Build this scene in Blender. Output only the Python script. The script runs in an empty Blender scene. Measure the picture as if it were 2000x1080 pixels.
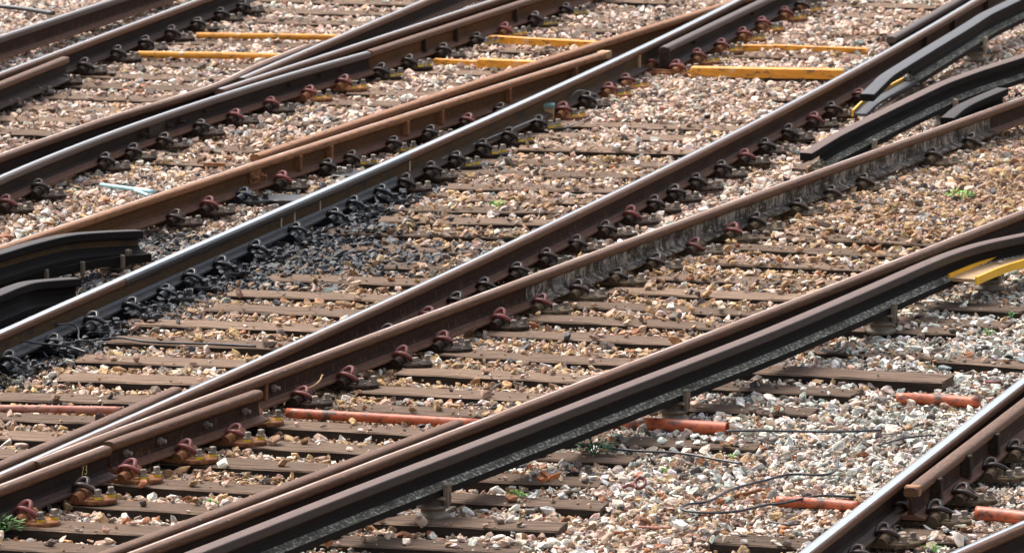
import bpy, math, random
import numpy as np
from mathutils import Vector, Matrix
random.seed(7); rng = np.random.default_rng(11)
R = math.radians
scene = bpy.context.scene
# ------------------------------------------------------------------ camera
F = 14470.0; TH = R(8.8); ZR = 0.195            # focal length in photo pixels, pitch, rail-top height
CAMZ = ZR + 6.47
cd = bpy.data.cameras.new("camera"); cam = bpy.data.objects.new("camera", cd)
scene.collection.objects.link(cam); scene.camera = cam
cam.location = (0, 0, CAMZ); cam.rotation_euler = (R(90) - TH, 0, 0)
cd.sensor_width = 36; cd.lens = 36 * F / 2000; cd.clip_start = 0.5; cd.clip_end = 3000
cd.dof.use_dof = True; cd.dof.focus_distance = 38.0; cd.dof.aperture_fstop = 10.0
# ------------------------------------------------------------------ world + sun
SUN_EL, SUN_AZ = R(54), R(-48)                  # azimuth from +Y (away) turning to +X
w = bpy.data.worlds.new("World"); scene.world = w; w.use_nodes = True
nt = w.node_tree; bg = nt.nodes["Background"]
sky = nt.nodes.new("ShaderNodeTexSky"); sky.sky_type = 'NISHITA'; sky.sun_disc = False
sky.sun_elevation = SUN_EL; sky.sun_rotation = SUN_AZ
sky.air_density = 1.0; sky.dust_density = 6.0; sky.ozone_density = 1.0
hsv = nt.nodes.new('ShaderNodeHueSaturation'); hsv.inputs['Saturation'].default_value = 0.5   # overcast: greyer than a clear sky
nt.links.new(sky.outputs[0], hsv.inputs['Color']); nt.links.new(hsv.outputs[0], bg.inputs[0]); bg.inputs[1].default_value = 0.15
sd = bpy.data.lights.new("sun", 'SUN'); sun = bpy.data.objects.new("sun", sd); scene.collection.objects.link(sun)
sd.energy = 1.5; sd.angle = R(22); sd.color = (1.0, 0.95, 0.88)
sdir = Vector((math.sin(SUN_AZ) * math.cos(SUN_EL), math.cos(SUN_AZ) * math.cos(SUN_EL), math.sin(SUN_EL)))
sun.rotation_euler = (-sdir).to_track_quat('-Z', 'Y').to_euler(); sun.location = sdir * 80
vs = scene.view_settings; vs.view_transform = 'Standard'; vs.look = 'None'; vs.gamma = 1; vs.exposure = 1.12
# ------------------------------------------------------------------ helpers
CT, ST = math.cos(TH), math.sin(TH)
def at(px, py, z=0.0):
    u = (px - 1000) / F; v = (540 - py) / F
    d = (u, CT + v * ST, -ST + v * CT)
    t = (z - CAMZ) / d[2]
    return Vector((d[0] * t, d[1] * t, z))
def proj(X, Y, Z):
    dz = Z - CAMZ
    dep = Y * CT - dz * ST
    up = Y * ST + dz * CT
    return 1000 + F * X / dep, 540 - F * up / dep
C = scene.collection
def link(o, parent=None):
    C.objects.link(o)
    if parent: o.parent = parent
    return o
def thing(name, label, cat, loc=(0, 0, 0), rz=0, group=None):
    o = bpy.data.objects.new(name, None); link(o); o.empty_display_size = 0.05
    o.location = loc; o.rotation_euler = (0, 0, rz)
    return tag(o, label, cat, group)
def tag(o, label, cat, group=None):
    o['label'] = label; o['category'] = cat
    if group: o['group'] = group
    return o
def mesh(name, V, Fc, mats, mi=None, uv=None, smooth=False):
    me = bpy.data.meshes.new(name); me.from_pydata([tuple(v) for v in V], [], Fc)
    for m in (mats if isinstance(mats, (list, tuple)) else [mats]): me.materials.append(m)
    if mi is not None: me.polygons.foreach_set('material_index', mi)
    if uv is not None:
        ul = me.uv_layers.new(name='uv'); flat = []
        for f in uv:
            for c in f: flat += [c[0], c[1]]
        ul.data.foreach_set('uv', flat)
    if smooth: me.polygons.foreach_set('use_smooth', [True] * len(me.polygons))
    me.update(); return me
def obj(name, me, parent=None, loc=None, rz=None):
    o = bpy.data.objects.new(name, me); link(o, parent)
    if loc is not None: o.location = loc
    if rz is not None: o.rotation_euler = (0, 0, rz)
    return o
class MB:
    def __init__(s): s.V = []; s.F = []; s.M = []
    def add(s, V, Fc, m=0):
        b = len(s.V); s.V += [Vector(v) for v in V]; s.F += [tuple(i + b for i in f) for f in Fc]; s.M += [m] * len(Fc)
    def box(s, x0, x1, y0, y1, z0, z1, m=0, bev=0.0):
        if bev <= 0:
            V = [(x, y, z) for z in (z0, z1) for x, y in ((x0, y0), (x1, y0), (x1, y1), (x0, y1))]
            s.add(V, [(3, 2, 1, 0), (4, 5, 6, 7), (0, 1, 5, 4), (1, 2, 6, 5), (2, 3, 7, 6), (3, 0, 4, 7)], m)
        else:
            b = bev
            s.prism([(x0 + b, y0), (x1 - b, y0), (x1, y0 + b), (x1, y1 - b), (x1 - b, y1), (x0 + b, y1), (x0, y1 - b), (x0, y0 + b)], z0, z1, b, m)
    def prism(s, P, z0, z1, b=0.0, m=0):
        n = len(P); cx = sum(p[0] for p in P) / n; cy = sum(p[1] for p in P) / n
        def ins(p):
            d = math.hypot(p[0] - cx, p[1] - cy) or 1; k = max(0, 1 - b / d); return (cx + (p[0] - cx) * k, cy + (p[1] - cy) * k)
        rings = [[(x, y, z0) for x, y in P], [(x, y, z1 - b) for x, y in P]]
        if b > 0: rings.append([(*ins(p), z1) for p in P])
        V = [v for r in rings for v in r]; Fc = [tuple(reversed(range(n)))]
        for k in range(len(rings) - 1):
            for i in range(n):
                j = (i + 1) % n; Fc.append((k * n + i, k * n + j, (k + 1) * n + j, (k + 1) * n + i))
        Fc.append(tuple((len(rings) - 1) * n + i for i in range(n))); s.add(V, Fc, m)
    def tube(s, P, r, n=10, m=0, cap=True, hollow=False):
        P = [Vector(p) for p in P]; rr = r if isinstance(r, (list, tuple)) else [r] * len(P)
        V = []; up = Vector((0, 0, 1)); prev = None
        for i, p in enumerate(P):
            t = (P[min(i + 1, len(P) - 1)] - P[max(i - 1, 0)]).normalized()
            if prev is None:
                a = t.cross(up)
                if a.length < 1e-3: a = t.cross(Vector((1, 0, 0)))
            else: a = prev - t * prev.dot(t)
            a.normalize(); prev = a; b = t.cross(a)
            for k in range(n):
                q = 2 * math.pi * k / n; V.append(p + (a * math.cos(q) + b * math.sin(q)) * rr[i])
        Fc = []
        for i in range(len(P) - 1):
            for k in range(n):
                k2 = (k + 1) % n; Fc.append((i * n + k, i * n + k2, (i + 1) * n + k2, (i + 1) * n + k))
        if cap: Fc.append(tuple(reversed(range(n)))); Fc.append(tuple((len(P) - 1) * n + k for k in range(n)))
        s.add(V, Fc, m)
    def build(s, name, mats, parent=None, smooth=False, loc=None, rz=None):
        return obj(name, mesh(name, s.V, s.F, mats, s.M, None, smooth), parent, loc, rz)
def spline(P, n=8):
    P = [Vector(p) for p in P]; Q = [P[0] * 2 - P[1]] + P + [P[-1] * 2 - P[-2]]; out = []
    for i in range(1, len(Q) - 2):
        a, b, c, d = Q[i - 1:i + 3]
        for k in range(n):
            t = k / n
            out.append(0.5 * ((2 * b) + (c - a) * t + (2 * a - 5 * b + 4 * c - d) * t * t + (3 * b - a - 3 * c + d) * t ** 3))
    out.append(P[-1]); return out
ORD = ['first', 'second', 'third', 'fourth', 'fifth', 'sixth', 'seventh', 'eighth', 'ninth', 'tenth', 'eleventh', 'twelfth',
       'thirteenth', 'fourteenth', 'fifteenth', 'sixteenth', 'seventeenth', 'eighteenth', 'nineteenth', 'twentieth',
       'twenty-first', 'twenty-second', 'twenty-third', 'twenty-fourth', 'twenty-fifth', 'twenty-sixth', 'twenty-seventh',
       'twenty-eighth', 'twenty-ninth', 'thirtieth']
# ------------------------------------------------------------------ materials
def mat(name, stops, scale=8, rough=0.7, metal=0.0, bump=0.3, coord='Object', stretch=(1, 1, 1), detail=6, rr=0.0,
        spec=0.5, second=None, bdist=0.01, rnd=0.0, lay=None):
    """stops: [(pos, rgb), ...] driven by noise; second = (rgb, threshold, softness, scale, stretch) patches laid over it."""
    m = bpy.data.materials.new(name); m.use_nodes = True; t = m.node_tree; N = t.nodes; L = t.links
    b = N['Principled BSDF']
    if any(k in name for k in ('web', 'foot', 'timber', 'plate')): spec = 0.13
    if 'head' in name: spec = 0.22; rough = max(rough, 0.5); metal = min(metal, .12)
    if 'oily' in name: spec = 0.5
    b.inputs['Metallic'].default_value = metal; b.inputs['Roughness'].default_value = rough
    b.inputs['Specular IOR Level'].default_value = spec
    tc = N.new('ShaderNodeTexCoord')
    def noise(sc, st, det=detail):
        mp = N.new('ShaderNodeMapping'); mp.inputs['Scale'].default_value = st
        L.new(tc.outputs[coord], mp.inputs[0])
        n = N.new('ShaderNodeTexNoise'); n.inputs['Scale'].default_value = sc; n.inputs['Detail'].default_value = det
        n.inputs['Roughness'].default_value = 0.62; L.new(mp.outputs[0], n.inputs['Vector']); return n
    n1 = noise(scale, stretch)
    cr = N.new('ShaderNodeValToRGB'); L.new(n1.outputs['Fac'], cr.inputs[0]); el = cr.color_ramp.elements
    while len(el) < len(stops): el.new(0.5)
    for e, (p, c) in zip(el, stops): e.position = p; e.color = (*c, 1)
    col = cr.outputs[0]
    for sec in ([second] if second and not isinstance(second, list) else (second or [])):
        rgb, th, soft, sc2, st2 = sec
        n2 = noise(sc2, st2); r2 = N.new('ShaderNodeMapRange'); r2.inputs[1].default_value = th; r2.inputs[2].default_value = th + soft
        L.new(n2.outputs['Fac'], r2.inputs[0]); mx = N.new('ShaderNodeMix'); mx.data_type = 'RGBA'
        L.new(r2.outputs[0], mx.inputs[0]); L.new(col, mx.inputs[6]); mx.inputs[7].default_value = (*rgb, 1); col = mx.outputs[2]
    if rnd > 0:
        oi = N.new('ShaderNodeObjectInfo'); hs = N.new('ShaderNodeHueSaturation'); mr = N.new('ShaderNodeMapRange')
        mr.inputs[3].default_value = 1 - rnd; mr.inputs[4].default_value = 1 + rnd
        L.new(oi.outputs['Random'], mr.inputs[0]); L.new(mr.outputs[0], hs.inputs['Value']); L.new(col, hs.inputs['Color']); col = hs.outputs[0]
    L.new(col, b.inputs['Base Color'])
    if rr > 0:
        r3 = N.new('ShaderNodeMapRange'); r3.inputs[1].default_value = 0.3; r3.inputs[2].default_value = 0.7
        r3.inputs[3].default_value = max(0.02, rough - rr); r3.inputs[4].default_value = min(1, rough + rr)
        L.new(n1.outputs['Fac'], r3.inputs[0]); L.new(r3.outputs[0], b.inputs['Roughness'])
    if bump > 0:
        bp = N.new('ShaderNodeBump'); bp.inputs['Strength'].default_value = bump; bp.inputs['Distance'].default_value = bdist
        L.new(n1.outputs['Fac'], bp.inputs['Height']); L.new(bp.outputs[0], b.inputs['Normal'])
    return m
M = {}
SP = dict(spec=0.12)
# running surfaces (uv: u along the rail in metres, v round the section in metres)
M['polish'] = mat('polished_steel', [(0.3, (0.4370, 0.4800, 0.5512)), (0.7, (0.7220, 0.7800, 0.8692))], 6, 0.17, 1.0, 0.1, 'UV', (1.2, 40, 1), rr=0.1,
                  second=[((0.25, 0.15, 0.09), 0.60, 0.12, 5, (1.0, 30, 1))], bdist=0.002)
M['polish_brown'] = mat('brown_steel_running_surface', [(0.3, (0.26, 0.125, 0.062)), (0.7, (0.48, 0.29, 0.18))], 6, 0.28, 0.7, 0.12, 'UV', (1.2, 40, 1), rr=0.12,
                  second=[((0.85, 0.80, 0.76), 0.50, 0.1, 4, (0.5, 22, 1))], bdist=0.002)
M['head_brown'] = mat('rusty_rail_head', [(0.3, (0.0524, 0.0218, 0.0097)), (0.5, (0.1122, 0.0493, 0.0230)), (0.72, (0.2094, 0.1052, 0.0543))], 5, 0.5, 0.15, 0.3, 'UV', (1.5, 28, 1), rr=0.15,
                  second=[((0.045, 0.026, 0.018), 0.54, 0.12, 5, (1.2, 14, 1)), ((0.36, 0.25, 0.18), 0.62, 0.08, 5, (4, 18, 1))])
M['head_orange'] = mat('orange_rusty_rail_head', [(0.25, (0.1560, 0.0643, 0.0254)), (0.55, (0.2808, 0.1211, 0.0472)), (0.8, (0.3588, 0.1892, 0.0943))], 5, 0.5, 0.3, 0.25, 'UV', (1, 25, 1), rr=0.12,
                  second=((0.06, 0.03, 0.02), 0.52, 0.15, 5, (2, 14, 1)))
M['head_dark'] = mat('dark_rail_head', [(0.3, (0.045, 0.035, 0.032)), (0.7, (0.13, 0.09, 0.07))], 5, 0.38, 0.5, 0.2, 'UV', (1, 25, 1), rr=0.12)
M['head_black'] = mat('black_conductor_head', [(0.3, (0.016, 0.012, 0.011)), (0.55, (0.036, 0.026, 0.022)), (0.78, (0.085, 0.055, 0.043))], 5, 0.5, 0.1, 0.25, 'UV', (1, 22, 1), rr=0.12)
M['head_plum'] = mat('plum_brown_conductor_head', [(0.3, (0.055, 0.034, 0.028)), (0.55, (0.12, 0.072, 0.056)), (0.78, (0.22, 0.145, 0.12))], 5, 0.5, 0.1, 0.25, 'UV', (1, 22, 1), rr=0.12)
M['head_grey'] = mat('grey_black_conductor_head', [(0.3, (0.0420, 0.0420, 0.0455)), (0.6, (0.0910, 0.0910, 0.0980)), (0.85, (0.1680, 0.1680, 0.1750))], 5, 0.45, 0.2, 0.25, 'UV', (1, 22, 1), rr=0.12)
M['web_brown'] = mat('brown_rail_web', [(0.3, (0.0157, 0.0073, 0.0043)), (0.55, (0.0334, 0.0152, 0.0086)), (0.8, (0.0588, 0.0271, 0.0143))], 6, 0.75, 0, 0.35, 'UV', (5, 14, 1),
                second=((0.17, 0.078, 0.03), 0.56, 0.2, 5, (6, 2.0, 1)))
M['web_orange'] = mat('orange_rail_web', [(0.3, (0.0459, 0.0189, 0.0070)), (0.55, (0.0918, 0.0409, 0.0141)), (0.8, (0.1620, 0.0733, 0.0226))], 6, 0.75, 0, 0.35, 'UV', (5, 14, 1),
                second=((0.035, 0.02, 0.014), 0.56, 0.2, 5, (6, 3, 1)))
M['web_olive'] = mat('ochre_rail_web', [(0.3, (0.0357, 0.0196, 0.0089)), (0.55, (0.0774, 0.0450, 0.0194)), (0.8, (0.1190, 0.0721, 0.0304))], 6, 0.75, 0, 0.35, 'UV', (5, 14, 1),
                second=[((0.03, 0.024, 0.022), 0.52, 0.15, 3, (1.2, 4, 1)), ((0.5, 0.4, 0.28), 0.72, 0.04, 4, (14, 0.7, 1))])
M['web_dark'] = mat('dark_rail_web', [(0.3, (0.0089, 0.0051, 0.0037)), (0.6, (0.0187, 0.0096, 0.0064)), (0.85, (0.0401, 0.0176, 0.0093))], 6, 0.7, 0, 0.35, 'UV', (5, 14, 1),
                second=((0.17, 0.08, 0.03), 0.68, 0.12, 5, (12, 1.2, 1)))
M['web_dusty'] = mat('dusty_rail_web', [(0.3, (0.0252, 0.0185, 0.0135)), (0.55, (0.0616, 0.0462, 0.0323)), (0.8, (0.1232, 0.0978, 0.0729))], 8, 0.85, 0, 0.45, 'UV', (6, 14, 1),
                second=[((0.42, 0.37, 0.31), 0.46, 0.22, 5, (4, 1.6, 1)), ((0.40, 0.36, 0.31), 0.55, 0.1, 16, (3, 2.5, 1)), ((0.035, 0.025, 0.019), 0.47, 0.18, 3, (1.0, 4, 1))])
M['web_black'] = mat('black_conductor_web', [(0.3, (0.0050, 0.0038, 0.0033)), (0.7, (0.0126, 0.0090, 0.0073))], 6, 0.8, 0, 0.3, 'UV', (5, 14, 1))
M['speckle'] = mat('speckled_conductor_foot', [(0.3, (0.06, 0.055, 0.04)), (0.6, (0.13, 0.12, 0.09)), (0.85, (0.25, 0.24, 0.19))], 10, 0.85, 0, 0.5, 'UV', (6, 14, 1),
                second=[((0.50, 0.48, 0.41), 0.50, 0.12, 17, (2.2, 3.0, 1)), ((0.04, 0.036, 0.028), 0.50, 0.2, 3, (1.0, 3, 1))])
M['foot_brown'] = mat('brown_rail_foot', [(0.3, (0.0782, 0.0364, 0.0226)), (0.6, (0.1408, 0.0689, 0.0430)), (0.85, (0.2346, 0.1191, 0.0753))], 6, 0.65, 0, 0.3, 'UV', (2, 10, 1))
M['foot_dark'] = mat('dark_rail_foot', [(0.3, (0.0333, 0.0199, 0.0152)), (0.6, (0.0707, 0.0404, 0.0293)), (0.85, (0.1414, 0.0807, 0.0557))], 6, 0.55, 0, 0.3, 'UV', (2, 10, 1))
M['wood'] = mat('weathered_timber', [(0.28, (0.0385, 0.0244, 0.0171)), (0.42, (0.1111, 0.0716, 0.0486)), (0.56, (0.1795, 0.1205, 0.0846)), (0.72, (0.3078, 0.2182, 0.1575))], 4, 0.85, 0, 0.8, 'Object', (0.9, 13, 8), bdist=0.02, rnd=0.28,
                second=((0.30, 0.23, 0.17), 0.60, 0.2, 9, (1.5, 5, 3)))
M['side_shade'] = mat('shade_painted_timber_side', [(0.3, (0.012, 0.009, 0.007)), (0.7, (0.045, 0.032, 0.024))], 5, 0.9, 0, 0.5, 'Object', (0.9, 10, 8))  # shade between sleeper sides and stones, put into the colour as near-black
M['soot'] = mat('oily_soot', [(0.3, (0.010, 0.010, 0.011)), (0.7, (0.05, 0.048, 0.05))], 20, 0.55, 0, 0.4)
M['orange_rust'] = mat('flaky_orange_rust', [(0.3, (0.16, 0.06, 0.02)), (0.7, (0.42, 0.21, 0.09))], 20, 0.8, 0, 0.5)
M['wood_dark'] = mat('dark_timber', [(0.3, (0.025, 0.017, 0.012)), (0.5, (0.10, 0.066, 0.047)), (0.72, (0.22, 0.155, 0.112))], 4, 0.85, 0, 0.8, 'Object', (0.9, 13, 8), bdist=0.02, rnd=0.25)
M['plate_rust'] = mat('rusty_cast_plate', [(0.3, (0.10, 0.042, 0.018)), (0.55, (0.23, 0.10, 0.045)), (0.8, (0.38, 0.20, 0.10))], 30, 0.7, 0.1, 0.4, rnd=0.2)
M['plate_dark'] = mat('dark_cast_plate', [(0.3, (0.0120, 0.0080, 0.0063)), (0.55, (0.0375, 0.0233, 0.0160)), (0.78, (0.1050, 0.0655, 0.0432))], 30, 0.65, 0.1, 0.4, rnd=0.2)
M['plate_oily'] = mat('oily_black_plate', [(0.3, (0.006, 0.006, 0.007)), (0.7, (0.022, 0.022, 0.025))], 30, 0.3, 0.0, 0.5)
M['plate_moss'] = mat('mossy_cast_plate', [(0.3, (0.035, 0.026, 0.016)), (0.6, (0.10, 0.07, 0.042)), (0.85, (0.19, 0.15, 0.085))], 30, 0.8, 0.0, 0.4, rnd=0.2)
M['clip_red'] = mat('red_painted_clip', [(0.3, (0.0867, 0.0190, 0.0163)), (0.6, (0.1878, 0.0442, 0.0354)), (0.85, (0.2746, 0.1020, 0.0816))], 25, 0.55, 0, 0.3, rnd=0.25, second=((0.06, 0.03, 0.025), 0.56, 0.1, 20, (1, 1, 1)))
M['clip_dark'] = mat('dark_steel_clip', [(0.3, (0.0158, 0.0109, 0.0094)), (0.7, (0.0535, 0.0327, 0.0251))], 25, 0.45, 0.3, 0.2, rnd=0.3)
M['screw'] = mat('grimy_screw', [(0.3, (0.10, 0.08, 0.062)), (0.7, (0.30, 0.25, 0.20))], 30, 0.6, 0.2, 0.2, rnd=0.3)
M['yellow_plastic'] = mat('yellow_ferrule_plastic', [(0.3, (0.50, 0.33, 0.01)), (0.7, (0.72, 0.5, 0.03))], 30, 0.5, 0, 0.1, rnd=0.15)
M['yellow_paint'] = mat('yellow_paint', [(0.25, (0.4151, 0.1438, 0.0108)), (0.5, (0.6678, 0.2649, 0.0108)), (0.8, (0.7400, 0.3481, 0.0450))], 6, 0.5, 0, 0.25, 'Object', (1, 6, 6),
                second=[((0.14, 0.07, 0.03), 0.56, 0.07, 14, (1, 3, 3)), ((0.62, 0.46, 0.36), 0.66, 0.1, 5, (1, 1, 1))])
M['yellow_clean'] = mat('bright_yellow_board', [(0.3, (0.72, 0.36, 0.008)), (0.7, (0.86, 0.48, 0.015))], 4, 0.4, 0, 0.05, second=((0.35, 0.18, 0.02), 0.68, 0.04, 20, (1, 1, 1)))
M['board_tan'] = mat('tan_board', [(0.3, (0.26, 0.15, 0.07)), (0.7, (0.50, 0.32, 0.16))], 8, 0.7, 0, 0.3, 'Object', (2, 10, 10))
M['orange_duct'] = mat('orange_plastic_duct', [(0.25, (0.2880, 0.0497, 0.0180)), (0.55, (0.4352, 0.0918, 0.0270)), (0.8, (0.4992, 0.1836, 0.1080))], 7, 0.45, 0, 0.15,
                second=[((0.10, 0.045, 0.03), 0.53, 0.08, 18, (1, 2, 2)), ((0.04, 0.028, 0.022), 0.57, 0.1, 6, (1, 1, 1))], rnd=0.05)
M['pink_duct'] = mat('faded_red_duct', [(0.3, (0.3360, 0.0960, 0.0600)), (0.7, (0.4800, 0.2240, 0.1600))], 12, 0.6, 0, 0.2,
                second=((0.16, 0.09, 0.06), 0.55, 0.06, 24, (1, 2, 2)))
M['duct_inside'] = mat('duct_inside_grime', [(0.3, (0.16, 0.035, 0.01)), (0.7, (0.4, 0.09, 0.02))], 12, 0.6, 0, 0.1)
M['cyan'] = mat('pale_blue_plastic', [(0.3, (0.20, 0.42, 0.46)), (0.7, (0.42, 0.66, 0.70))], 12, 0.5, 0, 0.1, second=((0.12, 0.12, 0.1), 0.6, 0.08, 30, (1, 1, 1)))
M['teal'] = mat('teal_box_lid', [(0.3, (0.10, 0.18, 0.16)), (0.7, (0.22, 0.34, 0.31))], 20, 0.5, 0, 0.1)
M['cable'] = mat('black_cable', [(0.3, (0.010, 0.010, 0.013)), (0.7, (0.03, 0.03, 0.036))], 20, 0.38, 0, 0.1)
M['cable_grey'] = mat('grey_bond_cable', [(0.3, (0.09, 0.08, 0.08)), (0.7, (0.22, 0.20, 0.19))], 20, 0.4, 0, 0.1)
M['pot'] = mat('dirty_insulator', [(0.3, (0.07, 0.055, 0.04)), (0.6, (0.17, 0.13, 0.09)), (0.85, (0.33, 0.26, 0.17))], 18, 0.6, 0, 0.2)
M['pot_pale'] = mat('pale_bracket', [(0.3, (0.22, 0.16, 0.10)), (0.7, (0.55, 0.45, 0.32))], 30, 0.6, 0, 0.2)
M['leaf'] = mat('green_leaf', [(0.3, (0.03, 0.16, 0.02)), (0.7, (0.09, 0.32, 0.05))], 30, 0.5, 0, 0.1, rnd=0.2)
M['leaf_bright'] = mat('bright_green_leaf', [(0.3, (0.09, 0.34, 0.02)), (0.7, (0.22, 0.55, 0.06))], 30, 0.5, 0, 0.1, rnd=0.1)
M['leaf_deep'] = mat('deep_green_leaf', [(0.3, (0.010, 0.07, 0.03)), (0.7, (0.03, 0.17, 0.07))], 30, 0.5, 0, 0.1, rnd=0.1)
M['dry'] = mat('dry_leaf', [(0.3, (0.22, 0.07, 0.02)), (0.7, (0.46, 0.2, 0.07))], 30, 0.6, 0, 0.2, rnd=0.2)
M['chalk'] = mat('ochre_chalk', [(0.3, (0.4, 0.3, 0.1)), (0.7, (0.55, 0.42, 0.18))], 30, 0.8, 0, 0)
M['soil'] = mat('dark_soil', [(0.3, (0.035, 0.024, 0.018)), (0.7, (0.10, 0.07, 0.05))], 3, 0.95, 0, 0.5)
# ------------------------------------------------------------------ ground sheet
g = mesh('ground', [(-600, -300, -0.10), (600, -300, -0.10), (600, 1500, -0.10), (-600, 1500, -0.10)], [(0, 1, 2, 3)], M['soil'])
go = obj('ground', g); go['kind'] = 'structure'
# ------------------------------------------------------------------ rails
def prof(hw=0.035, hh=0.046, H=0.159, fw=0.07, wt=0.009):
    if H == 0.170:   # conductor section: thick foot with a long fillet
        return ([(-hw + 0.006, -hh - .004), (-hw, -hh + 0.004), (-hw, -0.008), (-hw + 0.003, -0.003), (-hw + 0.008, -0.0008), (-0.012, 0), (0.0, 0.0002), (0.012, 0), (hw - 0.008, -0.0008), (hw - 0.003, -0.003), (hw, -0.008), (hw, -hh + 0.004), (hw - 0.006, -hh - .004)], [(-wt - .012, -hh + 0.001), (-wt, -hh - 0.014), (-wt, -H + 0.075), (wt, -H + 0.075), (wt, -hh - 0.014), (wt + .012, -hh + 0.001)],
                [(-fw, -H), (-fw, -H + 0.034), (-wt - 0.016, -H + 0.056), (-wt, -H + 0.077), (wt, -H + 0.077), (wt + 0.016, -H + 0.056), (fw, -H + 0.034), (fw, -H)])
    head = [(-hw + 0.008, -hh), (-hw, -hh + 0.012), (-hw, -0.015), (-hw + 0.004, -0.007), (-hw + 0.012, -0.0025), (-0.010, 0), (0.0, 0.0002), (0.010, 0),
            (hw - 0.012, -0.0025), (hw - 0.004, -0.007), (hw, -0.015), (hw, -hh + 0.012), (hw - 0.008, -hh)]
    web = [(-wt - .012, -hh + 0.001), (-wt, -hh - 0.014), (-wt, -H + 0.045), (-wt - 0.010, -H + 0.026), (wt + 0.010, -H + 0.026), (wt, -H + 0.045), (wt, -hh - 0.014), (wt + .012, -hh + 0.001)]
    foot = [(-fw, -H + 0.001), (-fw, -H + 0.011), (-wt - 0.022, -H + 0.022), (-wt - 0.008, -H + 0.029), (wt + 0.008, -H + 0.029), (wt + 0.022, -H + 0.022), (fw, -H + 0.011), (fw, -H + 0.001)]
    return head, web, foot
def extrude(name, prf, P, T, parent, mats, top=None, ssm=True):
    n = len(prf); V = []; Fc = []; UV = []; MI = []
    S = [0.0]
    for a, b in zip(P, P[1:]): S.append(S[-1] + (b - a).length)
    per = [0.0]
    for i in range(n): per.append(per[-1] + math.dist(prf[i], prf[(i + 1) % n]))
    for p, t in zip(P, T):
        r = Vector((t.y, -t.x, 0))
        for x, z in prf: V.append(p + r * x + Vector((0, 0, z)))
    for i in range(len(P) - 1):
        for k in range(n):
            k2 = (k + 1) % n
            Fc.append((i * n + k, (i + 1) * n + k, (i + 1) * n + k2, i * n + k2))
            UV.append([(S[i], per[k]), (S[i + 1], per[k]), (S[i + 1], per[k + 1]), (S[i], per[k + 1])])
            MI.append(1 if (top and k in top) else 0)
    Fc.append(tuple(range(n))); UV.append([(x, z) for x, z in prf]); MI.append(0)
    Fc.append(tuple((len(P) - 1) * n + k for k in reversed(range(n)))); UV.append([(x, z) for x, z in reversed(prf)]); MI.append(0)
    me = mesh(name, V, Fc, mats, MI, UV)
    return obj(name, me, parent)
RAILS = {}
ALLRAIL = []      # (polyline, half clearance, bottom z)
def rail(key, kind, label, pts, head, web, foot, run=None, fit=2, ext=(1.5, 1.5), H=0.159, hw=0.035, fw=0.07, ztop=ZR, step=0.35, group=None, band=(3, 4, 5, 6), webx=None):
    W = [at(p[0], p[1], p[2] if len(p) > 2 else ztop) for p in pts]
    if fit == 'bend':      # straight lengths joined by short bends
        W.sort(key=lambda p: p.y); P = []
        for i in range(len(W) - 1):
            for k in range(6): P.append(W[i].lerp(W[i + 1], k / 6))
        P.append(W[-1])
        for it in range(8 if key == 'C11' else 1): P = [P[0]] + [(P[i - 1] + P[i] * 2 + P[i + 1]) / 4 for i in range(1, len(P) - 1)] + [P[-1]]
    elif fit:
        y = np.array([p.y for p in W]); x = np.array([p.x for p in W]); c = np.polyfit(y - 45, x, fit)
        y0, y1 = y.min(), y.max(); n = max(3, int((y1 - y0) / step))
        ys = np.linspace(y0, y1, n); P = [Vector((np.polyval(c, q - 45), q, ztop)) for q in ys]
    else:
        W.sort(key=lambda p: p.y); P = spline(W, 10)
    if ext[0]: P.insert(0, P[0] + (P[0] - P[1]).normalized() * ext[0])
    if ext[1]: P.append(P[-1] + (P[-1] - P[-2]).normalized() * ext[1])
    T = []
    for i in range(len(P)):
        t = P[min(i + 1, len(P) - 1)] - P[max(i - 1, 0)]; t.z = 0; T.append(t.normalized())
    o = thing(kind, label, 'rail', (P[0].x, P[0].y, 0), 0, group)
    inv = Vector((P[0].x, P[0].y, 0)); Q = [p - inv for p in P]
    h, wv, f = prof(hw, 0.046, H, fw)
    if run == 'polish_brown': band = (3, 4, 5)
    extrude('rail_head', h, Q, T, o, [M[head], M[run or head]], set(band))
    wf = 0
    if webx:
        wf = next(i for i in range(len(P)) if proj(*P[i])[0] > webx)
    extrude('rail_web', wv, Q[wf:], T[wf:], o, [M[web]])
    if H == 0.170: extrude('rail_foot', f, Q[wf:], T[wf:], o, [M[foot], M['web_black']], {0, 2, 3, 4, 6, 7})
    else: extrude('rail_foot', f, Q, T, o, [M[foot]])
    RAILS[key] = (P, T, o); ALLRAIL.append((np.array([[p.x, p.y] for p in P]), fw + 0.004, ztop - H))
    return o
def near(key, px, py, z):
    P, T, o = RAILS[key]; q = at(px, py, z); best = None
    for i in range(len(P) - 1):
        a, b = P[i].xy, P[i + 1].xy; d = b - a; t = max(0, min(1, (q.xy - a).dot(d) / d.length_squared)); c = a + d * t
        e = (c - q.xy).length
        if best is None or e < best[0]: best = (e, c, (T[i] * (1 - t) + T[i + 1] * t).normalized(), P[i].z * (1 - t) + P[i + 1].z * t)
    return best[1], best[2], best[3]
def on_x(key, px):
    """point of the rail's top centre whose image column is px"""
    P, T, o = RAILS[key]
    for i in range(len(P) - 1):
        xa, ya = proj(*P[i]); xb, yb = proj(*P[i + 1])
        if min(xa, xb) <= px <= max(xa, xb):
            t = (px - xa) / (xb - xa); return P[i].lerp(P[i + 1], t), T[i], ya + (yb - ya) * t
    i = 0 if abs(proj(*P[0])[0] - px) < abs(proj(*P[-1])[0] - px) else len(P) - 1
    return P[i].copy(), T[i], proj(*P[i])[1]

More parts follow.
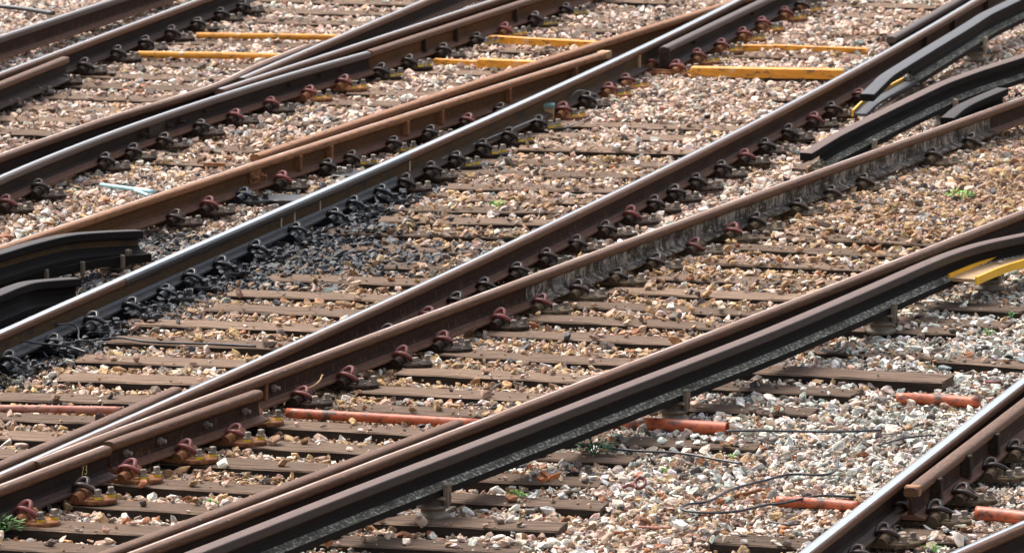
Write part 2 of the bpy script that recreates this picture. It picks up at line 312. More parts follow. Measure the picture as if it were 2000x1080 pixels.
rail('R1', 'running_rail', 'polished rail crossing the extreme top left corner of the yard', [(0, 71), (100, 37), (215, 0)], 'head_dark', 'web_brown', 'foot_brown', 'polish', 1)
rail('R2', 'running_rail', 'shiny rail at top left with a row of black clips beside it', [(0, 143), (125, 96), (250, 50), (375, 3)], 'head_brown', 'web_dark', 'foot_dark', 'polish', 1)
rail('R2c', 'check_rail', 'short dusty tan check rail against the shiny rail at the left edge', [(0, 161), (60, 138), (126, 111)], 'head_brown', 'web_dark', 'foot_dark', 'head_brown', 1, (1.5, 0))
rail('R3', 'wing_rail', 'upper wing rail of the top left crossing, its dark cut end near the yellow tube', [(0, 302), (87, 271), (212, 228), (350, 187), (430, 160), (500, 127), (600, 87)], 'head_brown', 'web_dark', 'foot_brown', 'polish_brown', 0, (1.5, 0))
rail('R3a', 'running_rail', 'steeper silver rail fanning off the top left crossing towards the top edge', [(470, 152), (550, 120), (650, 75), (750, 33), (830, 0)], 'head_brown', 'web_dark', 'foot_brown', 'polish', 1, (0, 2))
rail('R3b', 'running_rail', 'thin silver rail line directly behind the brown headed rail at top centre', [(430, 174), (500, 150), (715, 81), (825, 45), (960, 0)], 'head_brown', 'web_brown', 'foot_brown', 'polish', 1, (0, 2))
rail('R4', 'wing_rail', 'dark brown deep rail below the top left crossing carrying red clips', [(0, 345), (90, 309), (175, 271), (312, 225), (425, 187), (500, 163), (600, 135), (715, 101)], 'head_dark', 'web_dark', 'foot_brown', 'polish', 2, (1.5, 0))
rail('R4b', 'running_rail', 'brown rail with yellowed web running to the top edge above centre', [(722, 99), (830, 62), (1000, 8), (1030, -2)], 'head_brown', 'web_orange', 'foot_brown', 'head_brown', 1, (0, 2))
rail('R5c', 'check_rail', 'orange rusted check rail behind the orange rail, its pointed end above mid left', [(500, 302), (600, 268), (850, 180), (1000, 138), (1162, 85), (1350, 27), (1430, 0)], 'head_orange', 'web_orange', 'foot_brown', 'head_orange', 2, (0, 2))
rail('R5', 'running_rail', 'orange rusted rail with upright blocks on its side, running left of centre', [(0, 483), (250, 395), (375, 355), (500, 319), (640, 273), (850, 204), (1000, 158), (1185, 99)], 'head_orange', 'web_orange', 'foot_brown', 'polish_brown', 2, (1.5, 0))
rail('R6', 'running_rail', 'blue-white polished rail with black grease patches and oily clips across the centre left', [(0, 647), (237, 540), (500, 429), (675, 354), (850, 270), (1000, 207), (1250, 95), (1350, 45), (1437, 0)], 'head_brown', 'web_olive', 'foot_dark', 'polish', 3, band=(3, 4, 5, 6, 7))
rail('R6w', 'wing_rail', 'deep dark wing rail at top centre with pink-red clips along its foot', [(1296, 92), (1350, 66), (1475, 6), (1500, -6)], 'head_dark', 'web_dark', 'foot_dark', 'head_dark', 1, (0, 2))
rail('R7', 'running_rail', 'long brightly polished rail running from bottom left corner to the top right', [(0, 928), (100, 882), (225, 824), (350, 764), (500, 705), (750, 592), (850, 542), (1000, 470), (1250, 353), (1425, 267), (1500, 228), (1750, 80), (1912, 0)], 'head_brown', 'web_brown', 'foot_brown', 'polish', 3)
rail('R7c', 'check_rail', 'short dark check rail behind the long polished rail at top right', [(1740, 72), (1810, 32), (1866, 0)], 'head_dark', 'web_dark', 'foot_dark', 'head_dark', 1, (0, 2))
rail('R7w', 'wing_rail', 'brown wing rail at lower left with a blunt raised end beside the white polished rail', [(0, 902), (120, 855), (225, 806), (345, 755)], 'head_brown', 'web_brown', 'foot_brown', 'head_brown', 2, (1.5, 0))
rail('R8', 'running_rail', 'brown headed rail in the middle carrying red clips, its web dusted white to the right', [(65, 900), (200, 851), (350, 792), (500, 740), (750, 640), (1000, 556), (1250, 452), (1500, 374), (1750, 283), (2000, 187)], 'head_brown', 'web_brown', 'foot_brown', 'polish_brown', 2, (0, 2))
rail('R9a', 'wing_rail', 'blue-black wing rail at the bottom left corner', [(0, 948), (100, 910), (206, 870)], 'head_brown', 'web_dark', 'foot_dark', 'polish_brown', 1, (1.5, 0))
rail('R9b', 'check_rail', 'brown bolted check rail at lower left with big nuts on its web', [(214, 862), (350, 812), (505, 761)], 'head_brown', 'web_brown', 'foot_brown', 'head_brown', 1, (0, 0), ztop=ZR + .004)
rail('R10', 'running_rail', 'brown rail with a thin bright line along its top, next to the raised conductor rail', [(245, 1080), (500, 986), (750, 895), (1000, 805), (1250, 699), (1500, 602), (1655, 543), (2000, 413)], 'head_brown', 'web_dark', 'foot_dark', 'polish_brown', 2, (2, 2))
rail('R10c', 'check_rail', 'brown check rail left of the thin bright rail, its square end near the orange pipe', [(200, 1080), (500, 964), (750, 872), (898, 820)], 'head_brown', 'web_brown', 'foot_brown', 'head_brown', 1, (2, 0))
rail('R12', 'running_rail', 'wide polished rail rising steeply in the bottom right corner', [(1572, 1080), (1660, 1005), (1765, 921), (1910, 812), (2000, 741)], 'head_brown', 'web_dark', 'foot_dark', 'polish', 1, (2, 2), band=(3, 4, 5, 6, 7))
rail('R12c', 'check_rail', 'rusty check rail with a broken orange end in the bottom right corner', [(1780, 952), (1870, 880), (1962, 812), (2000, 783)], 'head_brown', 'web_brown', 'foot_brown', 'head_brown', 1, (0, 2))
rail('R13', 'running_rail', 'polished rail cutting off the bottom right corner of the yard', [(1862, 1080), (1900, 1062), (2000, 1019)], 'head_brown', 'web_dark', 'foot_dark', 'polish', 1, (2, 2))
CZ = ZR + 0.076
def crail(key, label, pts, head='head_black', web='web_black', foot='web_black', ext=(0, 2), fit=0, hw=0.040, webx=None):
    return rail(key, 'conductor_rail', label, pts, 'head_black' if key == 'C11' else 'web_black', web, foot, head, fit, ext, 0.170, hw, 0.072, CZ, band=(3, 4, 5, 6, 7, 8), webx=webx)
crail('C11', 'long raised conductor rail with a speckled pale foot running across the lower right', [(332, 1095, CZ), (500, 1030, CZ), (750, 932, CZ), (950, 857, CZ), (1200, 760, CZ), (1450, 665, CZ), (1550, 624, CZ), (1700, 560, CZ), (1790, 520, CZ), (1850, 495, CZ), (1915, 474, CZ), (2000, 457, CZ)], 'head_plum', 'web_black', 'speckle', (2, 2), fit='bend')
crail('C1', 'grey black conductor rail with a bent ramp end and yellow edged board at top right', [(1694, 184, CZ - .07), (1732, 146, CZ - .01), (1820, 92, CZ), (1880, 56, CZ), (1925, 27, CZ), (1975, 3, CZ)], 'head_grey', 'web_dark', 'speckle', (0, 2), hw=.05, webx=1775, fit='bend')
crail('C2', 'black conductor rail reaching the right edge below the yellow edged one, ramp end low', [(1574, 299, CZ - .07), (1632, 264, CZ - .02), (1690, 235, CZ), (1740, 210, CZ), (1840, 162, CZ), (1900, 140, CZ), (2000, 108, CZ)], 'head_plum', 'web_black', 'speckle', (0, 2), hw=.042, webx=1600, fit='bend')
crail('C3', 'short dark conductor ramp stub between two rails near the right edge', [(1850, 230, CZ - .08), (1885, 204, CZ - .04), (1957, 172, CZ)], 'head_black', 'web_black', 'web_black', (0, 0), hw=.048)
crail('C4', 'black conductor rail with drooping end at the left edge, upper of two', [(0, 492, CZ), (60, 474, CZ), (130, 458, CZ - .01), (200, 452, CZ - .04), (268, 449, CZ - .08)], 'head_black', 'web_olive', 'web_black', (2, 0), hw=.044)
crail('C5', 'black conductor rail with drooping end at the left edge, lower of two', [(0, 570, CZ), (30, 558, CZ), (65, 549, CZ - .02), (145, 542, CZ - .06)], 'head_black', 'web_black', 'web_black', (2, 0), hw=.048)
# the dusted part of the middle rail is its own part: a dusty web further along
P8, T8, o8 = RAILS['R8']
seg = [i for i in range(len(P8)) if proj(*P8[i])[0] > 1015 and proj(*P8[i])[0] < 1960]
org = Vector((P8[0].x, P8[0].y, 0))
_, wv, ft = prof(); wv2 = [(x * 1.18, z) for x, z in wv]; ft2 = [(x * 1.01, z + .0025) for x, z in ft]
extrude('dusted_web', wv2, [P8[i] - org for i in seg], [T8[i] for i in seg], o8, [M['web_dusty']])
extrude('dusted_foot', ft2, [P8[i] - org for i in seg], [T8[i] for i in seg], o8, [M['web_dusty']])

def rail_box(key, px, name, w_, z0, z1, out0, out1, m, side=1, bev=.004):
    p, t, y = on_x(key, px); o = RAILS[key][2]; r = Vector((t.y, -t.x, 0)) * side
    b = MB(); b.box(out0, out1, -w_ / 2, w_ / 2, z0, z1, 0, bev)
    q = b.build(name, [M[m]], o, loc=(p.x - o.location.x, p.y - o.location.y, 0), rz=math.atan2(r.y, r.x)); return q
def rail_nut(key, px, z, m='plate_rust', parent=None, r_=0.02, ln=0.035, out=0.012):
    p, t, y = on_x(key, px); o = RAILS[key][2]; r = Vector((t.y, -t.x, 0))
    b = MB(); b.tube([(out, 0, z), (out + ln * .5, 0, z)], r_, 6); b.tube([(out + ln * .5, 0, z), (out + ln * 1.25, 0, z)], r_ * .55, 8)
    return b.build('bolt', [M[m]], o, loc=(p.x - o.location.x, p.y - o.location.y, 0), rz=math.atan2(r.y, r.x))
for px in (575, 636, 785, 853, 985, 1115):
    rail_box('R5', px, 'check_block', 0.035, 0.062, 0.158, 0.004, 0.050, 'plate_rust')
for px in (822, 884, 1000): rail_box('R4b', px, 'check_block', 0.035, 0.062, 0.158, 0.004, 0.045, 'plate_dark')
rail_box('R5', 492, 'fishplate', 0.16, 0.066, 0.150, 0.008, 0.030, 'plate_rust'); rail_nut('R5', 486, .108, 'plate_rust', out=.03); rail_nut('R5', 500, .108, 'plate_rust', out=.03)
rail_box('R4', 300, 'fishplate', 0.30, 0.066, 0.150, 0.008, 0.026, 'plate_dark')
for px in (320, 345, 270): rail_nut('R4', px, .11, 'plate_dark', out=.02)
for px in (395, 620, 660, 560): rail_nut('R4', px, .12, 'plate_dark', r_=.012, ln=.02)
for px in (238, 305, 395, 470): rail_nut('R9b', px, .118, 'screw')
rail_nut('R8', 528, .112, 'screw'); rail_box('R8', 512, 'fishplate', 0.03, 0.06, 0.155, 0.008, 0.030, 'plate_rust')
for px in (1350, 1465): rail_nut('R6w', px, .13, 'plate_dark', r_=.012, ln=.02)
rail_box('R6w', 1297, 'end_block', 0.05, 0.045, 0.19, -0.03, 0.040, 'plate_dark')
rail_box('R6', 1243, 'end_block', 0.03, 0.062, 0.158, 0.006, 0.03, 'board_tan')
for px in (546, 572, 622, 797): rail_box('R6', px, 'weld_drip', 0.018, 0.07, 0.150, 0.004, 0.014, 'pot_pale', bev=.002)
for px in (1792, 1850, 1905): rail_box('R12c', px + 25, 'check_block', 0.05, 0.062, 0.17, 0.004, 0.060, 'plate_dark')
for px in (1925, 1870, 1990): rail_box('R7', px - 70, 'check_block', 0.03, 0.062, 0.158, 0.004, 0.045, 'plate_dark')
# painted figures on the blue-black wing rail's web
p, t, y = on_x('R9a', 160); o9 = RAILS['R9a'][2]; r = Vector((t.y, -t.x, 0))
cu = bpy.data.curves.new('painted_number', 'FONT'); cu.body = '73'; cu.size = 0.075; cu.extrude = 0.0006; cu.align_x = 'CENTER'
tmp = bpy.data.objects.new('t', cu); link(tmp); bpy.context.view_layer.update()
me = bpy.data.meshes.new_from_object(tmp); bpy.data.objects.remove(tmp); me.materials.clear(); me.materials.append(M['chalk'])
tx = obj('painted_number', me, o9, loc=(p.x - o9.location.x + r.x * .011, p.y - o9.location.y + r.y * .011, 0.092))
tx.matrix_basis = Matrix.Translation(tx.location) @ Matrix(((t.x, 0, r.x, 0), (t.y, 0, r.y, 0), (0, 1, 0, 0), (0, 0, 0, 1)))

def coat(key, x0, x1, name, m):
    P, T, o = RAILS[key]; org = Vector((P[0].x, P[0].y, 0)) if False else Vector((o.location.x, o.location.y, 0))
    A, ta, _ = on_x(key, x0); B, tb, _ = on_x(key, x1); n_ = 14
    Q = [on_x(key, x0 + (x1 - x0) * i / n_)[:2] for i in range(n_ + 1)]
    prf = [(.025, -.044), (.012, -.004), (.027, -.0015), (.0345, -.009), (.0375, -.016), (.0375, -.034), (.033, -.047)]
    return extrude(name, prf, [a - org for a, b in Q], [b for a, b in Q], o, [M[m]])
coat('R6', 235, 790, 'grease_coat', 'plate_oily')
rail_box('R12c', 1783, 'rusted_end', 0.05, 0.150, 0.197, -0.037, 0.037, 'orange_rust')
rail_box('R5', 1180, 'cut_end', 0.10, 0.150, 0.1975, -0.037, 0.037, 'board_tan')
def foot_coat(key, x0, x1, m):
    P, T, o = RAILS[key]; org = Vector((o.location.x, o.location.y, 0)); Q = [on_x(key, x0 + (x1 - x0) * i / 16)[:2] for i in range(17)]
    prf = [(.010, -.115), (.012, -.115), (.022, -.131), (.034, -.1345), (.072, -.1465), (.072, -.1585), (.010, -.150)]
    return extrude('soot_on_foot', prf, [a - org for a, b in Q], [b for a, b in Q], o, [M[m]])
foot_coat('R6', 10, 770, 'soot')
# ------------------------------------------------------------------ sleepers
SLEEP = []        # (center xy, dir xy, half length, half width, top z, cover)
def sleeper(x0, y0, x1, y1, label, ext=(0.25, 0.25), cover=0.09, dark=False, z=None, wd=0.24, slope=None, group='timber sleepers under the tracks'):
    z = z if z is not None else random.uniform(-0.006, 0.006)
    a, b = at(x0, y0, z), at(x1, y1, z); m = (a + b) / 2; d = b - a
    sl = slope if slope is not None else -0.27
    k = 0.5 * (d.y / d.x) + 0.5 * sl
    k = max(-0.45, min(-0.12, k)); d = Vector((1, k, 0)).normalized(); L = (b.x - a.x) / d.x
    a = m - d * (L / 2 + ext[0]); b = m + d * (L / 2 + ext[1]); c = (a + b) / 2; L = (b - a).length
    n = max(4, int(L / 0.12)); hw = wd / 2 * random.uniform(.93, 1.05); V = []; Fc = []
    pr = [(-hw, -0.13), (-hw, -0.008), (-hw + 0.009, 0), (-hw * .35, -.0015), (hw * .3, .001), (hw - 0.009, 0), (hw, -0.008), (hw, -0.13)]
    for i in range(n + 1):
        x = -L / 2 + L * i / n
        for k2, (yy, zz) in enumerate(pr):
            j = 1 if 0 < k2 < 7 else 0
            V.append((x + (random.uniform(-.012, .012) if i in (0, n) and j else 0), yy + random.uniform(-.0035, .0035) * j, zz + random.uniform(-.003, .0015) * j))
    q = len(pr)
    for i in range(n):
        for k2 in range(q):
            k3 = (k2 + 1) % q; Fc.append((i * q + k2, (i + 1) * q + k2, (i + 1) * q + k3, i * q + k3)[::-1])
    Fc.append(tuple(reversed(range(q)))); Fc.append(tuple(n * q + k2 for k2 in range(q)))
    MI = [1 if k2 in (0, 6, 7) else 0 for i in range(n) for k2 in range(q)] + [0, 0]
    o = obj('timber_sleeper', mesh('timber_sleeper', V, Fc, [M['wood_dark' if dark else 'wood'], M['side_shade']], MI), None, (c.x, c.y, z), math.atan2(d.y, d.x))
    tag(o, label, 'sleeper', group)
    SLEEP.append((c.x, c.y, d.x, d.y, L / 2, hw, z, cover)); return o
def bay(desc, rows, **kw):
    rows = sorted(rows, key=lambda r: -(r[1] + r[3]))
    for i, r in enumerate(rows):
        sleeper(*r[:4], 'sleeper %s, %s from bottom' % (desc, ORD[i]), **{**kw, **(r[4] if len(r) > 4 else {})})
bay('between middle red-clip rail and thin bright rail', [
    (75, 1066, 200, 1072), (100, 1024, 300, 1035), (190, 981, 420, 994), (290, 941, 500, 953), (430, 901, 610, 911), (525, 866, 730, 878), (575, 828, 825, 842),
    (790, 799, 1000, 808, dict(cover=.2)), (800, 763, 1045, 774), (880, 727, 1160, 739), (965, 691, 1240, 707), (1045, 652, 1335, 667), (1128, 623, 1405, 636),
    (1188, 596, 1470, 609), (1285, 569, 1560, 579), (1362, 542, 1640, 553, dict(cover=.2)), (1450, 512, 1690, 521, dict(cover=.3)), (1500, 483, 1760, 496, dict(cover=.15)), (1550, 460, 1810, 472, dict(cover=.3))], slope=-.32, ext=(.28, .3))
bay('with sawn end right of the speckled conductor rail', [
    (640, 1052, 1020, 1070), (740, 1012, 1100, 1026), (880, 970, 1180, 985), (945, 930, 1180, 941), (1075, 889, 1235, 895, dict(cover=.1)), (1212, 860, 1480, 868, dict(cover=.25)),
    (1350, 793, 1590, 803, dict(cover=.15)), (1440, 752, 1672, 767), (1500, 719, 1850, 739, dict(z=.018, cover=0, wd=.28)), (1590, 680, 1835, 695, dict(cover=.3)), (1770, 623, 1970, 633, dict(cover=.2)), (1800, 593, 2000, 603, dict(cover=.15))], slope=-.30, ext=(.55, 0), dark=True)
bay('left of long polished rail below greasy rail', [
    (315, 630, 625, 638), (480, 600, 680, 610), (515, 573, 740, 580), (590, 542, 800, 549), (287, 664, 490, 671), (225, 701, 425, 706), (187, 737, 400, 741), (70, 777, 290, 776),
    (0, 813, 175, 817), (0, 848, 110, 851), (-40, 882, 20, 884)], slope=-.26, ext=(.2, .5), cover=.05)
bay('in the central bay right of the greasy rail', [
    (835, 519, 870, 520, dict(cover=.35, dark=True)), (725, 482, 905, 486, dict(cover=.4, dark=True)), (720, 452, 915, 456, dict(cover=.25, dark=True)), (820, 429, 980, 431), (840, 407, 1005, 408), (1000, 388, 1080, 390, dict(cover=.4)), (950, 365, 1180, 368), (945, 337, 1230, 342),
    (1000, 315, 1280, 321, dict(cover=.15)), (1087, 289, 1340, 295), (1090, 264, 1380, 269, dict(cover=.15)), (1163, 242, 1430, 250)], slope=-.20, ext=(.25, .35))
bay('in the top right bay among yellow bars', [
    (1388, 149, 1600, 153), (1450, 107, 1655, 109, dict(cover=.4)), (1500, 66, 1725, 71, dict(cover=.2)), (1612, 27, 1800, 31, dict(cover=.2)), (1680, 9, 1840, 12), (1230, 230, 1400, 234, dict(cover=.7)), (1330, 187, 1480, 190, dict(cover=.8))], slope=-.22)
bay('between brown crossing rail and orange rail', [
    (375, 317, 500, 319, dict(cover=.3)), (470, 290, 560, 294, dict(cover=.3)), (875, 140, 990, 143), (800, 158, 890, 162, dict(cover=.2)), (750, 180, 852, 182), (687, 200, 790, 203), (600, 240, 690, 243, dict(cover=.6)),
    (1000, 97, 1113, 101, dict(cover=.3)), (1100, 55, 1250, 61), (1137, 37, 1290, 42), (1175, 17, 1338, 23), (1225, 1, 1362, 5)], slope=-.24)
bay('in the top left bay below black clips', [
    (400, 82, 600, 89, dict(cover=.1)), (312, 124, 490, 130), (225, 147, 425, 155), (175, 166, 375, 172), (150, 189, 325, 193), (100, 211, 240, 215), (50, 232, 180, 235), (0, 255, 112, 260),
    (500, 40, 725, 46), (530, 20, 755, 26), (575, 1, 790, 6)], slope=-.24, cover=.05)
bay('around the steep bottom right rail', [
    (1500, 1055, 1600, 1062, dict(cover=.4)), (1690, 1040, 1880, 1050, dict(cover=.3)), (1860, 1043, 1960, 1047, dict(cover=.3)), (1925, 703, 2010, 712, dict(cover=.5)), (1700, 640, 1790, 642, dict(cover=.5))], slope=-.3, dark=True)

# ------------------------------------------------------------------ rail fastenings
def screw_mesh(m):
    b = MB(); b.tube([(0, 0, 0), (0, 0, .008)], .024, 10); b.box(-.014, .014, -.014, .014, .008, .036, 0, .003)
    return mesh('coach_screw', b.V, b.F, m)
def ferrule_mesh(m):
    b = MB(); b.tube([(0, 0, -.014), (0, 0, 0)], .022, 12); return mesh('ferrule', b.V, b.F, m)
def plate_mesh(m):
    b = MB(); P = []
    for sx in (1, -1):
        P += [(sx * x, sx * y) for x, y in ((0.07, -.095), (.17, -.095), (.22, -.08), (.26, -.04), (.272, 0.0), (.26, .04), (.22, .08), (.17, .095), (0.07, .095))]
    b.prism(P, 0.002, 0.024, .006)
    for sx in (1, -1):
        b.box(*sorted((sx * .072, sx * .145)), -.05, .05, .02, .040, 0, .008)
        b.tube([(sx * .112, -.058, .044), (sx * .112, .058, .044)], .028, 12)
        b.tube([(sx * .10, -sx * .105, .026), (sx * .112, -sx * .06, .040)], .028, 12)
        b.tube([(sx * .158, -sx * .03, .030), (sx * .20, -sx * .01, .022)], .022, 10)
        b.prism([(sx * .155 + x, -.04 + y) for x, y in ((-.03, -.03), (.03, -.03), (.035, .02), (-.03, .02))][::1], .02, .030, .004)
    b.box(-.07, .07, -.08, .08, .02, .0355)
    return mesh('baseplate', b.V, b.F, m)
def clip_mesh(m):
    b = MB()
    K = [(.118, .055, .050), (.120, .01, .066), (.108, .038, .100), (.082, .040, .106), (.062, .014, .090), (.060, -.030, .062), (.080, -.054, .080), (.114, -.062, .088), (.152, -.054, .074), (.178, -.032, .046), (.172, .020, .040)]
    b.tube([(p.x, p.y, .04 + (p.z - .04) * .82) for p in spline(K, 5)], .0122, 8); return mesh('spring_clip', b.V, b.F, m, None, None, True)
KIND = {}
for k, pm, cm, fm in (('red', 'plate_rust', 'clip_red', 'yellow_plastic'), ('dark', 'plate_dark', 'clip_dark', 'yellow_plastic'), ('darkplain', 'plate_dark', 'clip_dark', None), ('redplain', 'plate_dark', 'clip_red', None),
                  ('rust', 'plate_rust', 'clip_dark', 'yellow_plastic'), ('oily', 'plate_oily', 'plate_oily', None), ('moss', 'plate_moss', 'clip_dark', None), ('mossred', 'plate_moss', 'clip_red', None)):
    KIND[k] = (plate_mesh(M[pm]), clip_mesh(M[cm]), screw_mesh(M['plate_oily' if k == 'oily' else 'screw']), ferrule_mesh(M[fm]) if fm else None)
FAST = []; OILY = []
FT = {'red': 'red clip with yellow ringed screws', 'dark': 'dark clip with yellow ringed screws',
      'darkplain': 'dark grimy spring clip', 'redplain': 'red clip on dark chair', 'rust': 'dark clip on rusty chair',
      'oily': 'oil blackened clip and chair', 'moss': 'mossy brown clip and chair', 'mossred': 'red clip on a mossy chair'}
def fasten(key, px, py, kind, label):
    c, t, z = near(key, px, py, 0.085)
    r = Vector((t.y, -t.x)); a = math.atan2(r.y, r.x) + random.uniform(-.03, .03)
    o = thing('rail_fastening', label, 'rail fastening', (c.x, c.y, 0.0), a, 'rail fastenings along the tracks')
    pm, cm, sm, fm = KIND[kind]
    obj('baseplate', pm, o)
    q = obj('spring_clip', cm, o); q.scale = (random.uniform(.92, 1.04), random.uniform(.85, 1.1), random.uniform(.88, 1.08)); q.rotation_euler = (random.uniform(-.05, .05), random.uniform(-.06, .06), random.uniform(-.10, .10))
    q2 = obj('spring_clip', cm, o); q2.rotation_euler = (0, 0, math.pi)
    for x, y in ((.198, -.050), (.225, .046), (-.198, .050), (-.225, -.046)):
        z0 = .024 + (.014 if fm else 0)
        s = obj('coach_screw', sm, o, (x, y, z0)); s.rotation_euler = (random.uniform(-.06, .06), random.uniform(-.06, .06), random.uniform(0, 1.5))
        if fm: obj('ferrule', fm, s)
    FAST.append((c.x, c.y, math.cos(a), math.sin(a)))
    if kind == 'oily' and px < 800 and key == 'R6': OILY.append(FAST[-1])
def row(key, where, pts):
    for i, p in enumerate(sorted(pts)):
        k = p[2]; fasten(key, p[0], p[1], k, '%s, %s from left on the %s' % (FT[k], ORD[i], where))
D, DP, RD, RP, O_, MS, MR, RU = 'dark', 'darkplain', 'red', 'redplain', 'oily', 'moss', 'mossred', 'rust'
row('R2', 'shiny top left rail', [(8, 207, DP), (65, 188, DP), (127, 165, DP), (150, 142, DP), (197, 122, DP), (250, 97, DP), (302, 77, DP), (350, 57, DP), (398, 38, DP), (445, 20, DP), (490, 4, DP)])
row('R4', 'dark brown crossing rail', [(40, 388, RP), (95, 360, DP), (222, 307, DP), (275, 287, DP), (340, 265, DP), (405, 240, DP), (480, 218, RP), (535, 195, RP), (608, 172, RD), (673, 152, RD)])
row('R4b', 'yellowed rail at top centre', [(735, 137, D), (808, 112, D), (868, 90, DP), (935, 68, D), (997, 50, RD), (1055, 30, D), (1110, 10, D)])
row('R5', 'orange rail', [(330, 412, DP), (415, 392, RP), (497, 370, O_), (571, 345, RP), (645, 315, DP), (712, 300, D), (785, 274, D), (858, 250, D), (925, 226, RP), (990, 205, DP)])
row('R6', 'greasy polished rail', [(25, 695, O_), (110, 655, O_), (180, 620, O_), (265, 587, O_), (338, 557, O_), (395, 535, O_), (452, 508, O_), (528, 478, O_), (600, 443, O_), (665, 410, O_), (712, 392, O_), (768, 368, O_), (812, 347, DP),
                    (860, 325, DP), (908, 303, D), (958, 280, D), (1010, 256, D), (1062, 230, D), (1112, 208, RD), (1160, 186, DP), (1203, 166, RD), (1243, 150, RD)])
row('R6w', 'deep dark wing rail', [(1325, 122, RD), (1358, 102, RD), (1403, 80, RD), (1443, 58, RD), (1487, 40, RD), (1525, 18, RD), (1575, 3, RU)])
row('R7', 'long polished rail', [(672, 668, DP), (742, 640, DP), (825, 603, RP), (888, 577, DP), (948, 550, DP), (1010, 520, DP), (1072, 492, DP), (1132, 463, DP), (1190, 435, DP), (1238, 410, RP), (1280, 387, DP), (1317, 367, DP), (1363, 345, DP),
                    (1412, 320, DP), (1462, 296, RP), (1502, 275, DP), (1547, 250, DP), (1592, 224, RP), (1635, 205, DP), (1680, 176, RP)])
row('R9a', 'blue-black corner rail', [(45, 988, RD), (160, 945, RU)])
row('R9b', 'bolted check rail', [(278, 908, RD), (377, 868, RD), (470, 834, RD)])
row('R8', 'middle brown rail', [(530, 798, RD), (612, 760, RP), (712, 726, RP), (815, 686, RP), (893, 656, RP), (1000, 613, RP), (1080, 582, MR), (1158, 556, MS), (1232, 527, MS), (1310, 500, MS), (1385, 470, MR), (1457, 443, MR), (1517, 426, MS),
                    (1597, 396, MS), (1662, 372, MS), (1732, 348, MS), (1850, 298, MS), (1920, 270, MS)])
row('R12', 'steep corner rail', [(1685, 1072, MS), (1735, 1030, MS)])
row('R12c', 'corner check rail', [(1838, 988, MS), (1885, 948, MS), (1935, 903, MS), (1985, 865, MS)])
row('R10', 'thin bright rail beside the conductor', [(540, 1005, DP), (650, 962, DP), (862, 885, DP), (942, 848, DP)])

# ------------------------------------------------------------------ ballast
print('ballast')
stones = bpy.data.collections.new('ballast_stone_shapes')
def stone_mat():
    m = bpy.data.materials.new('ballast_stone'); m.use_nodes = True; t = m.node_tree; N = t.nodes; L = t.links; b = N['Principled BSDF']
    a = N.new('ShaderNodeAttribute'); a.attribute_type = 'INSTANCER'; a.attribute_name = 'col'
    tc = N.new('ShaderNodeTexCoord'); n = N.new('ShaderNodeTexNoise'); n.inputs['Scale'].default_value = 1.6; n.inputs['Detail'].default_value = 5
    L.new(tc.outputs['Object'], n.inputs['Vector'])
    mr = N.new('ShaderNodeMapRange'); mr.inputs[1].default_value = .3; mr.inputs[2].default_value = .7; mr.inputs[3].default_value = .6; mr.inputs[4].default_value = 1.25
    L.new(n.outputs['Fac'], mr.inputs[0]); hs = N.new('ShaderNodeHueSaturation'); L.new(mr.outputs[0], hs.inputs['Value']); L.new(a.outputs['Color'], hs.inputs['Color'])
    L.new(hs.outputs[0], b.inputs['Base Color']); 
    r = N.new('ShaderNodeMapRange'); r.inputs[1].default_value = 0; r.inputs[2].default_value = .08; r.inputs[3].default_value = .38; r.inputs[4].default_value = .8
    bw = N.new('ShaderNodeRGBToBW'); L.new(a.outputs['Color'], bw.inputs[0]); L.new(bw.outputs[0], r.inputs[0]); L.new(r.outputs[0], b.inputs['Roughness'])
    bp = N.new('ShaderNodeBump'); bp.inputs['Strength'].default_value = .35; bp.inputs['Distance'].default_value = .15
    L.new(n.outputs['Fac'], bp.inputs['Height']); L.new(bp.outputs[0], b.inputs['Normal'])
    return m
M['stone'] = stone_mat()
import bmesh
for i in range(26):
    bm = bmesh.new(); pts = rng.normal(size=(13, 3)); pts /= np.linalg.norm(pts, axis=1)[:, None]
    pts *= rng.uniform(.75, 1.1, (13, 1)); pts *= np.array([1.0, rng.uniform(.6, .95), rng.uniform(.42, .75)])
    for p in pts: bm.verts.new(p)
    res = bmesh.ops.convex_hull(bm, input=bm.verts[:]); bmesh.ops.delete(bm, geom=[v for v in bm.verts if not v.link_faces], context='VERTS')
    bmesh.ops.bevel(bm, geom=bm.edges[:], offset=.05, segments=1, affect='EDGES', clamp_overlap=True)
    me = bpy.data.meshes.new('ballast_stone'); bm.to_mesh(me); bm.free(); me.materials.append(M['stone'])
    stones.objects.link(bpy.data.objects.new('ballast_stone', me))
def vnoise(x, y, sc, seed):
    r = np.random.default_rng(seed); G = r.random((64, 64)); u = x / sc + 100; v = y / sc + 100
    i = np.floor(u).astype(int); j = np.floor(v).astype(int); f = u - i; g_ = v - j; f = f * f * (3 - 2 * f); g_ = g_ * g_ * (3 - 2 * g_)
    a = G[i % 64, j % 64]; b = G[(i + 1) % 64, j % 64]; c = G[i % 64, (j + 1) % 64]; d = G[(i + 1) % 64, (j + 1) % 64]
    return (a * (1 - f) + b * f) * (1 - g_) + (c * (1 - f) + d * f) * g_
def scatter(sp, zoff, smin, smax, power):
    ys = np.arange(31.5, 61, sp); X = []; Y = []
    for yy in ys:
        hwid = yy * 0.0691 + 0.7; xs = np.arange(-hwid, hwid, sp); X.append(xs + rng.uniform(-.5, .5, len(xs)) * sp); Y.append(yy + rng.uniform(-.5, .5, len(xs)) * sp)
    X = np.concatenate(X); Y = np.concatenate(Y); n = len(X)
    s = 1.1 * (smin + (smax - smin) * rng.random(n) ** power)
    Z = zoff + rng.normal(0, .006, n) + (vnoise(X, Y, .35, 3) - .5) * .035
    return X, Y, Z, s
